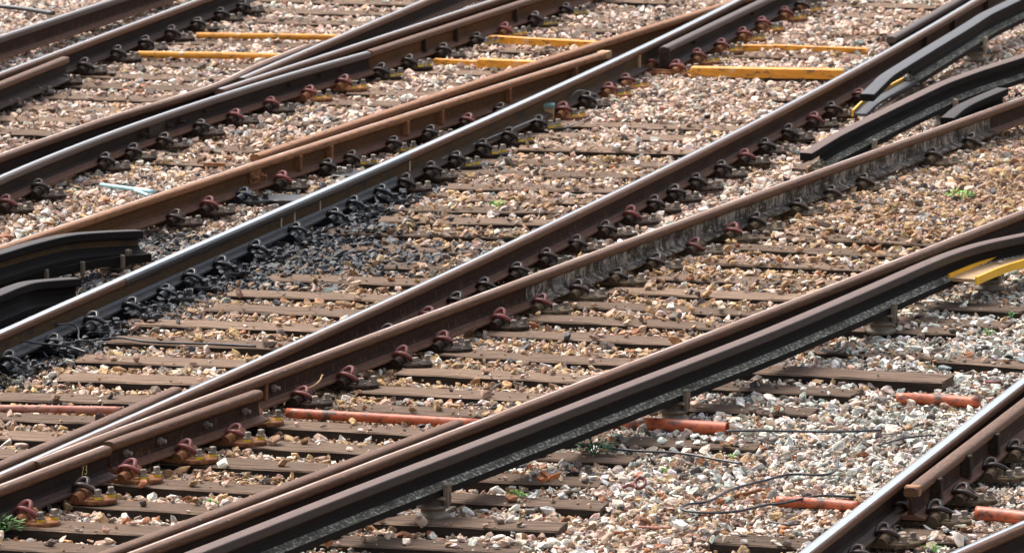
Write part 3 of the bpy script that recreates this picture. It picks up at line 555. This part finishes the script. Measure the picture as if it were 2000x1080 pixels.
parts = [scatter(.050, -.062, .022, .034, 1.5), scatter(.047, -.036, .018, .036, 1.5), scatter(.070, -.022, .014, .038, 1.6), scatter(.13, -.014, .026, .044, 1.6), scatter(.030, -.024, .006, .012, 1.0)]
X, Y, Z, S = [np.concatenate([p[k] for p in parts]) for k in range(4)]
PX, PY = proj(X, Y, np.zeros_like(X))
# lower ballast in the sleeper cribs of the near bay, fuller beyond
low = ((PY > 800) & (PX < 1000)).astype(float); Z -= low * .014
low2 = (PY < 560); Z += low2 * .004
full = (PX > 1550) & (PY < 470) & (PY > 300); Z[full] += .03
f2 = (PX > 1150) & (PX < 1480) & (PY > 150) & (PY < 240); Z[f2] += .02
keep = np.ones(len(X), bool)
for (xa, ya), (xb, yb), rad in (((1230, 827), (1440, 839), .045), ((575, 807), (945, 828), .024), ((1752, 779), (1912, 788), .03), ((1517, 980), (1680, 990), .028), ((1908, 1001), (2030, 1014), .034), ((0, 797), (240, 801), .02), ((197, 361), (302, 375), .014)):
    a = at(xa, ya, 0); b = at(xb, yb, 0); ab = (b - a).xy; t = np.clip(((X - a.x) * ab.x + (Y - a.y) * ab.y) / ab.length_squared, 0, 1)
    dd = np.hypot(X - a.x - ab.x * t, Y - a.y - ab.y * t); keep &= ~((dd < rad + S * .3) & (Z + S > -.01) & (rng.random(len(X)) < .93))
for px, py, rad in ((1873, 386, .03), (973, 402, .03), (1012, 968, .02), (1240, 952, .05), (1160, 882, .05), (1436, 842, .07)):
    a = at(px, py, 0); keep &= ~((np.hypot(X - a.x, Y - a.y) < rad) & (Z + S > 0))
for cx, cy, dx, dy, hl, hw, z, cov in SLEEP:
    u = (X - cx) * dx + (Y - cy) * dy; v = -(X - cx) * dy + (Y - cy) * dx
    ins = (np.abs(u) < hl + .012) & (np.abs(v) < hw + .012)
    core = (np.abs(u) < hl + .0) & (np.abs(v) < hw - .004)
    pn = vnoise(X, Y, .22, 9)
    sel = ins & (rng.random(len(X)) < cov * np.where(PY > 560, .20, .34) + (pn > .70) * cov * np.where(PY > 560, .9, 1.8) + (S < .014) * np.where(PY > 560, .015, .05))
    fr = (np.abs(u) < hl) & (v < -hw) & (v > -hw - .055) & (pn < .60) & (PY > 420)
    Z = np.where(fr & (Z > -.09), Z - .018, Z)
    keep &= ~(ins & ~sel); Z = np.where(sel, z + S * .45, Z)
for pl, hwid, zb in ALLRAIL:
    d = np.full(len(X), 9.)
    box = (X > pl[:, 0].min() - .3) & (X < pl[:, 0].max() + .3) & (Y > pl[:, 1].min() - .3) & (Y < pl[:, 1].max() + .3)
    idx = np.where(box)[0]; dd = np.full(len(idx), 9.)
    for i in range(len(pl) - 1):
        a = pl[i]; b = pl[i + 1]; ab = b - a; t = np.clip(((X[idx] - a[0]) * ab[0] + (Y[idx] - a[1]) * ab[1]) / (ab @ ab), 0, 1)
        dd = np.minimum(dd, np.hypot(X[idx] - a[0] - ab[0] * t, Y[idx] - a[1] - ab[1] * t))
    bad = (dd < hwid + .0) & (Z[idx] + S[idx] > zb); keep[idx[bad]] = False
for cx, cy, c_, s_ in FAST:
    u = (X - cx) * c_ + (Y - cy) * s_; v = -(X - cx) * s_ + (Y - cy) * c_
    keep &= ~((np.abs(u) < .275) & (np.abs(v) < .10) & (Z + S * .5 > -.004))
    keep &= ~((np.abs(u) < .20) & (np.abs(v) < .09) & (Z + S > 0.002))
EX = [np.array(a)[keep] for a in (X, Y, Z, S)]
pile = []
for cx, cy, c_, s_ in OILY:
    for k in range(26):
        u_ = rng.uniform(.10, .30); v_ = rng.uniform(-.22, .22)
        pile.append((cx + u_ * c_ - v_ * s_, cy + u_ * s_ + v_ * c_, rng.uniform(-.01, .045) * (1 if abs(v_) > .09 or u_ > .2 else 1.3), rng.uniform(.018, .034)))
pile = np.array(pile).T
X, Y, Z, S = [np.concatenate([a, b]) for a, b in zip(EX, pile)]; npile = pile.shape[1]; PX, PY = proj(X, Y, np.zeros_like(X)); n = len(X); print('stones', n)
# colours: what each stone is made of
PAL = np.array([(.53, .375, .285), (.68, .54, .435), (.34, .225, .16), (.72, .675, .60), (.46, .31, .155), (.32, .195, .10), (.20, .165, .135), (.43, .43, .385), (.34, .14, .06), (.022, .021, .022), (.11, .085, .07), (.19, .23, .215)])
wpink = np.array([26, 26, 16, 16, 3, 2, 6, 4, .6, 2, 6, .6]); wgold = np.array([10, 8, 13, 8, 26, 20, 8, 4, 2, 2, 7, .5]); wgrey = np.array([9, 9, 4, 24, 3, 2.5, 14, 30, 1.5, 2.5, 9, 3.])
wor = np.array([20, 16, 14, 18, 6, 9, 7, 6, 10, 2, 7, .6]); wwarm = np.array([22, 14, 20, 9, 10, 8, 10, 3, 2.5, 3, 8, .6])
def sig(v, c, wd): return 1 / (1 + np.exp(-(v - c) / wd))
# distance below the middle rail (R8) in photo px and below the conductor rail
def below(key):
    P = RAILS[key][0]; q = np.array([proj(*p) for p in P]); o = np.argsort(q[:, 0]); return PY - np.interp(PX, q[o, 0], q[o, 1])
b8, b6, b11, b7, b4 = below('R8'), below('R6'), below('C11'), below('R7'), below('R4')
gold = sig(b6, 60, 25) * sig(PY, 330, 60) * (1 - sig(b7, 40, 12) * (b8 < 40) * sig(PY, 0, 10) * sig(PX, 1100, 50))
gold = np.maximum(gold, sig(b8, 50, 15)); right = sig(b11, 60, 15)
orr = right * sig(PY - .12 * (PX - 1000), 860, 35)
warm = sig(PY, 200, 40) * (1 - gold) * (1 - sig(PX, 700, 80)); redl = sig(PY, 960, 20) * (1 - sig(PX, 500, 60)) * (1 - right)
Wt = np.tile(wpink, (n, 1))
for amt, wv_ in ((warm, wwarm), (gold, wgold), (redl, wor), (right, wgrey), (orr, wor)): Wt = Wt * (1 - amt[:, None]) + wv_ * amt[:, None]
Wt = Wt * np.exp((vnoise(X, Y, .6, 31)[:, None] - .5) * np.array([.6, .2, .9, -.6, .8, 1.2, .6, -.6, 1.0, 0, 1.2, 0])); Wt /= Wt.sum(1)[:, None]; cs = np.cumsum(Wt, 1); pick = (rng.random(n)[:, None] > cs).sum(1).clip(0, len(PAL) - 1)
col = PAL[pick] * rng.uniform(.78, 1.22, (n, 1)) * rng.uniform(.94, 1.06, (n, 3))
# oil-blackened stones round the greasy rail
def blob(cx, cy, rx, ry): return np.exp(-(((PX - cx) / rx) ** 2 + ((PY - cy) / ry) ** 2))
oil = np.maximum.reduce([1.6 * blob(660, 465, 120, 55), 1.2 * blob(560, 510, 110, 45), .6 * blob(760, 500, 120, 35), 1.3 * blob(760, 385, 60, 25), .8 * blob(420, 540, 90, 30), .9 * blob(250, 610, 110, 30), .7 * blob(330, 480, 90, 30), .6 * blob(60, 700, 100, 30), 1.0 * blob(150, 555, 200, 30),
                         .6 * blob(870, 330, 70, 20), .55 * blob(1800, 200, 120, 30) * 1.2, .25 * blob(900, 470, 140, 45), .35 * blob(620, 380, 60, 25)])
near6 = np.exp(-((b6 - 70) / 42.) ** 2) * (1 - sig(PX, 850, 40)) * 1.1
oil = np.maximum(oil, near6) + (vnoise(X, Y, .25, 21) - .5) * .5 * (oil > .15)
col *= 1 - (1 - right[:, None]) * np.array([-.01, .03, .05])
col *= (1 - .72 * np.clip(oil * 1.15, 0, 1))[:, None]; brn = (gold * (1 - right) * .16)[:, None]; col = col * (1 - brn) + col * np.array([.8, .62, .42]) * brn
blk = rng.random(n) < np.clip(oil, 0, .85) * .9; blk[-npile:] = True; col[blk] = np.array([.016, .017, .021]) * rng.uniform(.5, 2.2, (blk.sum(), 1))
me = bpy.data.meshes.new('ballast'); me.vertices.add(n); me.vertices.foreach_set('co', np.stack([X, Y, Z], 1).astype(np.float32).ravel())
def attr(name, typ, data, key):
    a = me.attributes.new(name, typ, 'POINT'); a.data.foreach_set(key, np.ascontiguousarray(data).ravel())
ang = np.stack([rng.normal(0, .45, n), rng.normal(0, .45, n), rng.uniform(0, 6.283, n)], 1)
attr('rot', 'FLOAT_VECTOR', ang.astype(np.float32), 'vector')
attr('scl', 'FLOAT_VECTOR', (S[:, None] * rng.uniform(.8, 1.25, (n, 3))).astype(np.float32), 'vector')
attr('idx', 'INT', rng.integers(0, 26, n).astype(np.int32), 'value')
attr('col', 'FLOAT_COLOR', np.concatenate([np.clip(col, 0, .85), np.ones((n, 1))], 1).astype(np.float32), 'color')
bo = obj('ballast', me); bo['kind'] = 'stuff'; tag(bo, 'angular pink, golden and grey ballast stones between the sleepers', 'ballast')
ng = bpy.data.node_groups.new('lay_ballast', 'GeometryNodeTree'); ng.interface.new_socket('Geometry', in_out='INPUT', socket_type='NodeSocketGeometry'); ng.interface.new_socket('Geometry', in_out='OUTPUT', socket_type='NodeSocketGeometry')
N = ng.nodes; L = ng.links; gi = N.new('NodeGroupInput'); gq = N.new('NodeGroupOutput'); ip = N.new('GeometryNodeInstanceOnPoints'); ci = N.new('GeometryNodeCollectionInfo')
ci.inputs[0].default_value = stones; ci.inputs['Separate Children'].default_value = True; ci.inputs['Reset Children'].default_value = True; ip.inputs['Pick Instance'].default_value = True
def na(nm, typ):
    q = N.new('GeometryNodeInputNamedAttribute'); q.data_type = typ; q.inputs[0].default_value = nm; return q.outputs[0]
m2p = N.new('GeometryNodeMeshToPoints'); L.new(gi.outputs[0], m2p.inputs[0]); L.new(m2p.outputs[0], ip.inputs['Points']); L.new(ci.outputs[0], ip.inputs['Instance'])
L.new(na('idx', 'INT'), ip.inputs['Instance Index']); L.new(na('rot', 'FLOAT_VECTOR'), ip.inputs['Rotation']); L.new(na('scl', 'FLOAT_VECTOR'), ip.inputs['Scale']); L.new(ip.outputs[0], gq.inputs[0])
mod = bo.modifiers.new('lay_ballast', 'NODES'); mod.node_group = ng

# ------------------------------------------------------------------ yellow bars
def bar(x0, y0, x1, y1, label, h=0.05, wd=0.07, z=0.0, m='yellow_paint', round_=False):
    a, b = at(x0, y0, z + h), at(x1, y1, z + h); d = b - a; L_ = d.length; q = MB()
    if round_: q.tube([(0, 0, h / 2), (L_ * .5, 0, h / 2 + .002), (L_, 0, h / 2)], h / 2, 14)
    else:
        q.box(0, L_, -wd / 2, wd / 2, 0, h, 0, .006)
    o = q.build('yellow_bar', [M[m]], None, loc=(a.x, a.y, z), rz=math.atan2(d.y, d.x)); return tag(o, label, 'painted bar', 'yellow bars across the sleepers')
bar(384, 64, 672, 68, 'yellow painted tube, the higher one in the top left bay', .045, .05, 0.01, round_=True)
bar(270, 100, 556, 105, 'yellow painted tube, the lower one in the top left bay', .05, .05, 0.01, round_=True)
bar(956, 70, 1166, 82, 'thin yellow channel right of the brown rail at top centre', .05, .08, 0.0)
bar(848, 115, 940, 120, 'flat yellow bar half buried left of the yellow block', .035, .06, 0.0)
bar(935, 115, 1048, 120, 'taller yellow block touching the orange check rail', .06, .10, 0.005)
bar(1425, 88, 1510, 89, 'short yellow bar end beside the pink clips, upper row', .045, .06, 0)
bar(1508, 88, 1698, 95, 'thin yellow bar near the long polished rail, upper row', .035, .06, 0)
bar(1350, 131, 1648, 136, 'broad bright yellow beam above the pale timber at top right', .065, .12, 0.005)
# ------------------------------------------------------------------ orange ducts
def duct(pts, r_, label, m='orange_duct', z=0.010, openend=None, name='drain_pipe', cat='pipe', sag=0):
    P = [at(x, y, z) for x, y in pts]; o = thing(name, label, cat, (P[0].x, P[0].y, 0), 0); q = MB()
    W = [p - Vector((P[0].x, P[0].y, 0)) for p in P]; W = spline(W, 6) if len(W) > 2 else W
    q.tube(W, r_, 20, 0, cap=openend is None); q.build('pipe_wall', [M[m]], o, smooth=True)
    if openend is not None:
        q = MB(); t = (W[-1] - W[-2]).normalized(); e = W[-1]
        # rim ring and dark inner wall
        ring = MB(); n_ = 20; a = t.cross(Vector((0, 0, 1))).normalized(); b = t.cross(a); V = []; Fc = []
        for rad, off in ((r_, -.001), (r_ * 1.03, .0), (r_ * 1.03, .004), (r_ * .84, .004), (r_ * .82, -.25), (.001, -.25)):
            for k in range(n_):
                an = 2 * math.pi * k / n_; V.append(e + t * off + (a * math.cos(an) + b * math.sin(an)) * rad)
        for j in range(5):
            for k in range(n_): Fc.append((j * n_ + k, j * n_ + (k + 1) % n_, (j + 1) * n_ + (k + 1) % n_, (j + 1) * n_ + k))
        ring.add(V, Fc); ring.build('pipe_mouth', [M['duct_inside']], o, smooth=False)
    return o
duct([(1160, 824), (1300, 831), (1419, 838)], .038, 'orange plastic pipe with an open mouth right of the conductor rail', openend=True)
duct([(560, 806), (700, 814), (950, 828)], .026, 'faded orange pipe between the red-clip rail and the thin bright rail', z=.01)
duct([(-30, 797), (120, 799), (240, 801)], .020, 'faded pinkish pipe lying on stones at the left edge', 'pink_duct', .01)
duct([(1752, 778), (1830, 781), (1912, 787)], .032, 'orange speckled pipe meeting the steep corner rail', z=.005)
duct([(1517, 979), (1600, 983), (1680, 990)], .028, 'orange speckled pipe running under the steep rail at the bottom', z=.0)
duct([(1908, 1001), (1960, 1006), (2030, 1014)], .034, 'orange speckled pipe at the right edge in the bottom corner', z=.01)
duct([(197, 361), (240, 367), (302, 375)], .013, 'pale blue plastic pipe lying on the stones at left', 'cyan', .012)
duct([(262, 371), (285, 380), (290, 382)], .010, 'short pale blue pipe piece by the orange rail', 'cyan', .008)
duct([(1435, 968), (1460, 963), (1485, 956)], .010, 'rusty steel pin lying among the stones by the cable loop', 'plate_rust', .012, name='steel_pin', cat='pin')
duct([(1245, 1028), (1280, 1030), (1312, 1030)], .006, 'pinkish rusty rod lying on the stones at bottom centre right', 'pink_duct', .014, name='steel_rod', cat='rod')
duct([(1925, 745), (1955, 747)], .008, 'short red rod by the steep rail near the right edge', 'clip_red', .012, name='steel_rod', cat='rod')
# ------------------------------------------------------------------ cables
def cable(pts, r_, label, m='cable', z=0.022, name='cable'):
    P = [at(p[0], p[1], p[2] if len(p) > 2 else z) for p in pts]; q = MB(); o0 = Vector((P[0].x, P[0].y, 0)); q.tube(spline([p - o0 for p in P], 8), r_, 8)
    o = q.build(name, [M[m]], None, True, loc=o0); return tag(o, label, 'cable')
cable([(1180, 874), (1240, 880), (1330, 885), (1400, 897), (1448, 905)], .0065, 'black cable running right from the green plant below the orange pipe')
cable([(1636, 893), (1634, 915), (1610, 927), (1545, 926), (1500, 936), (1430, 955), (1385, 978), (1345, 984), (1330, 992), (1345, 998), (1390, 1001), (1440, 998), (1500, 985), (1525, 983), (1600, 968), (1672, 970)], .0065, 'looped black cable on the stones at lower right')
cable([(1418, 842), (1500, 841), (1620, 843), (1722, 840)], .006, 'straight thin black cable level with the orange pipe mouth')
cable([(1715, 870), (1760, 857), (1800, 851), (1828, 850)], .005, 'short black cable left of the steep polished rail')
cable([(1500, 1018), (1540, 1024), (1560, 1023)], .005, 'short black cable piece low by the steep rail')
cable([(-20, 11), (40, 17), (105, 27)], .018, 'thick black hose in the top left corner', z=.03, name='hose')
cable([(1170, 200, .02), (1168, 188, .06), (1150, 180, .10), (1128, 178, .12), (1112, 193, .07)], .005, 'grey bond cable arched up by the teal box', 'cable_grey')
cable([(1168, 198, .02), (1160, 222, .02), (1135, 238, .02), (1100, 250, .02)], .005, 'grey bond cable curling down right of the teal box', 'cable_grey')
cable([(1048, 232, .08), (1000, 252, .08), (950, 272, .07), (905, 290, .06), (860, 312, .06), (845, 318, .03), (838, 336, .02)], .006, 'grey bond cable clipped along the greasy polished rail', 'cable_grey')
cable([(790, 340, .08), (802, 345, .04), (790, 356, .03), (745, 365, .04), (733, 375, .05), (735, 392, .03), (745, 408, .02)], .006, 'grey bond cable drooping over the oily clips', 'cable_grey')
cable([(110, 634, .10), (140, 633, .08), (153, 645, .05), (160, 665, .02), (230, 660, .02), (300, 668, .01), (420, 672, .012), (500, 676, .012)], .006, 'black cable bolted to the greasy rail near the left edge')
cable([(32, 664, .10), (80, 671, .07), (130, 676, .04), (170, 688, .02)], .006, 'black cable bolted low on the greasy rail at the left edge')
cable([(555, 790, .03), (560, 778, .04), (590, 764, .06), (620, 748, .09), (630, 732, .12)], .0045, 'frayed yellow strap over the middle rail foot', 'board_tan', name='strap')
# ------------------------------------------------------------------ small boxes, boards, insulators
o = thing('junction_box', 'small teal topped junction box behind the greasy rail clips', 'junction box', at(1068, 235, 0)); q = MB(); q.box(-.05, .05, -.04, .04, 0, .09, 0, .006); q.build('box_body', [M['board_tan']], o); q = MB(); q.box(-.055, .055, -.045, .045, .09, .115, 0, .006); q.build('lid', [M['teal']], o)
def insulator(px, py, key, label, pale=False):
    c, t, z = near(key, px, py, .06); r = Vector((t.y, -t.x)); o = thing('insulator', label, 'insulator', (c.x, c.y, -.01), math.atan2(r.y, r.x), 'insulators holding up conductor rails'); zb = z - .170
    q = MB(); prof_ = [(0, .085), (.02, .085), (.022, .062), (.05, .060), (.052, .078), (.065, .078), (.067, .06), (zb - .012 + .01, .055)]
    q.tube([(.02, 0, a) for a, _ in prof_], [b for _, b in prof_], 16); q.build('insulator_pot', [M['pot']], o, True)
    q = MB(); q.box(-.09, .10, -.05, .05, zb - .012 + .010, zb + .009, 0, .004); q.build('cap', [M['pot']], o)
    q = MB(); q.box(.080, .104, -.022, .022, zb - .04, zb + .075, 0, .006); q.tube([(.104, .014, zb - .03), (.104, .014, zb + .07)], .007, 8); q.tube([(.104, -.014, zb - .03), (.104, -.014, zb + .07)], .007, 8)
    q.build('side_bracket', [M['pot_pale' if pale else 'pot']], o)
insulator(872, 985, 'C11', 'insulator pot with pale bracket under the conductor rail, nearest the bottom')
insulator(1325, 798, 'C11', 'insulator pot with bracket beside the open orange pipe')
insulator(1752, 628, 'C11', 'insulator pot with bracket near the bright yellow board')
insulator(1905, 100, 'C1', 'small pale insulator bracket under the top right conductor rail', True)
insulator(1828, 222, 'C2', 'pale insulator bracket under the second conductor rail at right', True)
insulator(1655, 300, 'C2', 'pale insulator bracket by the timber guard board', True)
insulator(200, 500, 'C4', 'stained insulator bracket on the upper left conductor rail')
insulator(1955, 545, 'C11', 'pale insulator bracket below the bright yellow board', True)
def board(pts, wd, th, label, m, name='guard_board', edge=None, brackets=(), side=1):
    P = [at(*p) for p in pts]; P.sort(key=lambda p: p.y); P = spline(P, 6) if len(P) > 2 else P; o0 = P[0].copy(); o = thing(name, label, 'guard board', o0)
    T = [(P[min(i + 1, len(P) - 1)] - P[max(i - 1, 0)]).normalized() for i in range(len(P))]
    extrude('plank', [(-wd / 2, -th), (-wd / 2, 0), (wd / 2, 0), (wd / 2, -th)], [p - o0 for p in P], T, o, [M[m]])
    if edge:
        if side > 0: extrude('painted_edge', [(wd / 2 + .001, -th - .012), (wd / 2 + .001, .014), (wd / 2 + .014, .014), (wd / 2 + .014, -th - .012)], [p - o0 for p in P], T, o, [M[edge]])
        if wd > .11 or side < 0: extrude('painted_edge', [(-wd / 2 - .014, -th - .004), (-wd / 2 - .014, .022), (-wd / 2 - .001, .022), (-wd / 2 - .001, -th - .004)], [p - o0 for p in P], T, o, [M[edge]])
    for f in brackets:
        i = int(f * (len(P) - 1)); p = P[i] - o0; t = T[i]; q = MB(); q.box(wd / 2 - .004, wd / 2 + .022, -.011, .011, -th - .014, .012, 0, .003)
        q.build('bracket', [M['pot']], o, loc=p, rz=math.atan2(-t.x, t.y))
    return o
board([(1880, 544, .15), (1940, 520, .15), (2030, 494, .15)], .15, .02, 'bright yellow guard board beside the conductor rail at the right edge', 'board_tan', edge='yellow_clean')
board([(1680, 222, .07), (1710, 196, .10), (1780, 158, .12)], .09, .02, 'grey guard tray with a yellow edge under the ramp at top right', 'head_grey', edge='yellow_clean', side=-1)
board([(1712, 222, .06), (1760, 183, .08), (1800, 162, .09)], .05, .04, 'dark timber guard board with pale brackets at top right', 'wood_dark', brackets=(.2, .45, .7, .95))
board([(1560, 330, .05), (1640, 296, .07), (1728, 262, .09)], .10, .02, 'timber guard board under the second ramp at right', 'wood_dark', edge='board_tan', brackets=(.15, .35, .6, .95))
board([(-20, 552, .10), (100, 525, .10), (200, 505, .09), (290, 495, .07)], .05, .05, 'black guard board with brackets below the upper left conductor rail', 'web_black', brackets=(.3, .55, .8))
board([(-20, 632, .09), (60, 600, .09), (130, 575, .08)], .05, .05, 'black guard board below the lower left conductor rail', 'web_black', brackets=(.3, .6, .9))
board([(112, 322, .02), (172, 340, .012)], .05, .03, 'splintered brown timber offcut by the crossing rail at left', 'wood', name='timber_offcut')
board([(398, 318, .03), (440, 319, .03)], .03, .02, 'small rusty iron bar on the stones by the orange rail', 'plate_rust', name='iron_bar')
# greasy lubricant slabs behind the polished rail
def slab(px, py, w_, d_, label):
    p = at(px, py, .012); q = MB(); n_ = 12; P = [(w_ / 2 * math.cos(k * 6.283 / n_) * random.uniform(.8, 1.1), d_ / 2 * math.sin(k * 6.283 / n_) * random.uniform(.8, 1.1)) for k in range(n_)]
    q.prism(P, -.03, .008, .004); o = q.build('grease_mat', [M['plate_oily']], None, loc=p, rz=R(-20)); tag(o, label, 'mat')
slab(690, 340, .34, .34, 'crusted black mat behind the greasy rail, right one'); slab(560, 388, .34, .30, 'crusted black mat behind the greasy rail, left one')
# loose red clip
q = MB(); K = [(-.06, 0, .0), (-.03, .01, .012), (0, 0, .006), (.02, -.02, .0), (.045, -.01, .012), (.05, .02, .03), (.03, .03, .045), (.01, .015, .04), (.0, 0, .02), (.01, -.03, .0)]
o = q.tube(spline(K, 5), .0095, 8) or q.build('loose_clip', [M['clip_red']], None, True, loc=at(1240, 952, .03)); tag(o, 'loose bent red spring clip lying on the stones right of the sleeper ends', 'rail clip')
# ------------------------------------------------------------------ weeds and leaves
def weed(px, py, s, m, label, n=46):
    q = MB(); rr_ = random.Random(int(px * 7 + py))
    for i in range(n):
        a = rr_.uniform(0, 6.283); rad = s * rr_.random() ** .6; bx, by = rad * math.cos(a), rad * math.sin(a) * .6; hz = rr_.uniform(.01, s * .75) * (1.1 - rad / s * .6)
        L_ = s * rr_.uniform(.22, .42); w_ = L_ * .22; d = Vector((math.cos(a) + rr_.uniform(-.6, .6), math.sin(a) + rr_.uniform(-.6, .6), rr_.uniform(-.2, .8))).normalized(); sd_ = d.cross(Vector((0, 0, 1))).normalized(); c = Vector((bx, by, hz))
        q.add([c, c + d * L_ * .45 + sd_ * w_, c + d * L_ + Vector((0, 0, -L_ * .15)), c + d * L_ * .45 - sd_ * w_], [(0, 1, 2), (0, 2, 3)])
        if i % 5 == 0: q.tube([(bx * .2, by * .2, -.01), (bx * .7, by * .7, hz * .7), c], .0018, 4)
    o = q.build('weed', [M[m]], None, loc=at(px, py, .012 if px != 1873 else .035)); tag(o, label, 'weed', 'small weeds among the ballast')
weed(1160, 882, .10, 'leaf_deep', 'dark green bushy weed below the open orange pipe', 110)
weed(1873, 386, .085, 'leaf_bright', 'bright green weed in the stones near the right edge', 60)
weed(973, 400, .055, 'leaf_bright', 'small green weed on a sleeper in the central bay')
weed(2, 1035, .11, 'leaf', 'leafy green weed at the bottom left edge', 90)
weed(410, 983, .035, 'leaf_bright', 'tiny green weed between sleepers at lower left', 30)
weed(1012, 968, .05, 'leaf_bright', 'light green weed on the sleeper ends at bottom centre')
weed(1930, 652, .04, 'leaf', 'green weed tuft near the sleeper ends at right')
weed(1428, 892, .03, 'leaf_bright', 'tiny pale weed by the end of the black cable', 24)
weed(1298, 918, .03, 'leaf_bright', 'tiny pale weed in the stones right of the sleeper ends', 24)
weed(1573, 918, .022, 'leaf', 'tiny weed left of the looped cable corner', 20)
weed(1212, 1012, .022, 'leaf', 'tiny weed in the stones at bottom centre', 20)
weed(1825, 1072, .05, 'leaf_bright', 'thin weed sprouting between the two corner rails', 30)
weed(1975, 615, .035, 'leaf', 'pale green weed by the timber at the right edge', 24)
weed(1985, 1076, .04, 'leaf', 'green weed tuft in the very bottom right corner')
weed(1030, 902, .03, 'leaf', 'small weed under the conductor rail foot', 24)
def dry(px, py, label, s=.035):
    q = MB(); n_ = 5; V = []
    for i in range(n_):
        for j in range(3):
            x = (i / (n_ - 1) - .5) * 2 * s; wd_ = s * .55 * math.sin(math.pi * (i + .6) / (n_ + .2)); V.append((x, (j - 1) * wd_, .012 + abs(j - 1) * s * .5 + abs(x) * .5 + random.uniform(0, .006)))
    q.add(V, [(i * 3 + j, (i + 1) * 3 + j, (i + 1) * 3 + j + 1, i * 3 + j + 1) for i in range(n_ - 1) for j in range(2)])
    o = q.build('dry_leaf', [M['dry']], None, loc=at(px, py, .015), rz=random.uniform(0, 6)); tag(o, label, 'leaf', 'dry leaves')
dry(1075, 945, 'curled orange dry leaf on a sleeper at bottom centre', .05); dry(1705, 498, 'upright brown dry leaf on a timber right of centre', .05); dry(1060, 948, 'flat brown dry leaf left of the orange curled leaf')
dry(722, 1032, 'brown dry leaf against the conductor rail near the bottom edge', .045); dry(640, 1075, 'brown dry leaf at the bottom edge below the conductor rail', .05); dry(1585, 690, 'orange dry leaf under the conductor rail foot, right of centre', .045); dry(1523, 520, 'small upright orange leaf on a timber', .035)
dry(1240, 730, 'orange leaf wedged between thin bright rail and conductor rail', .06)
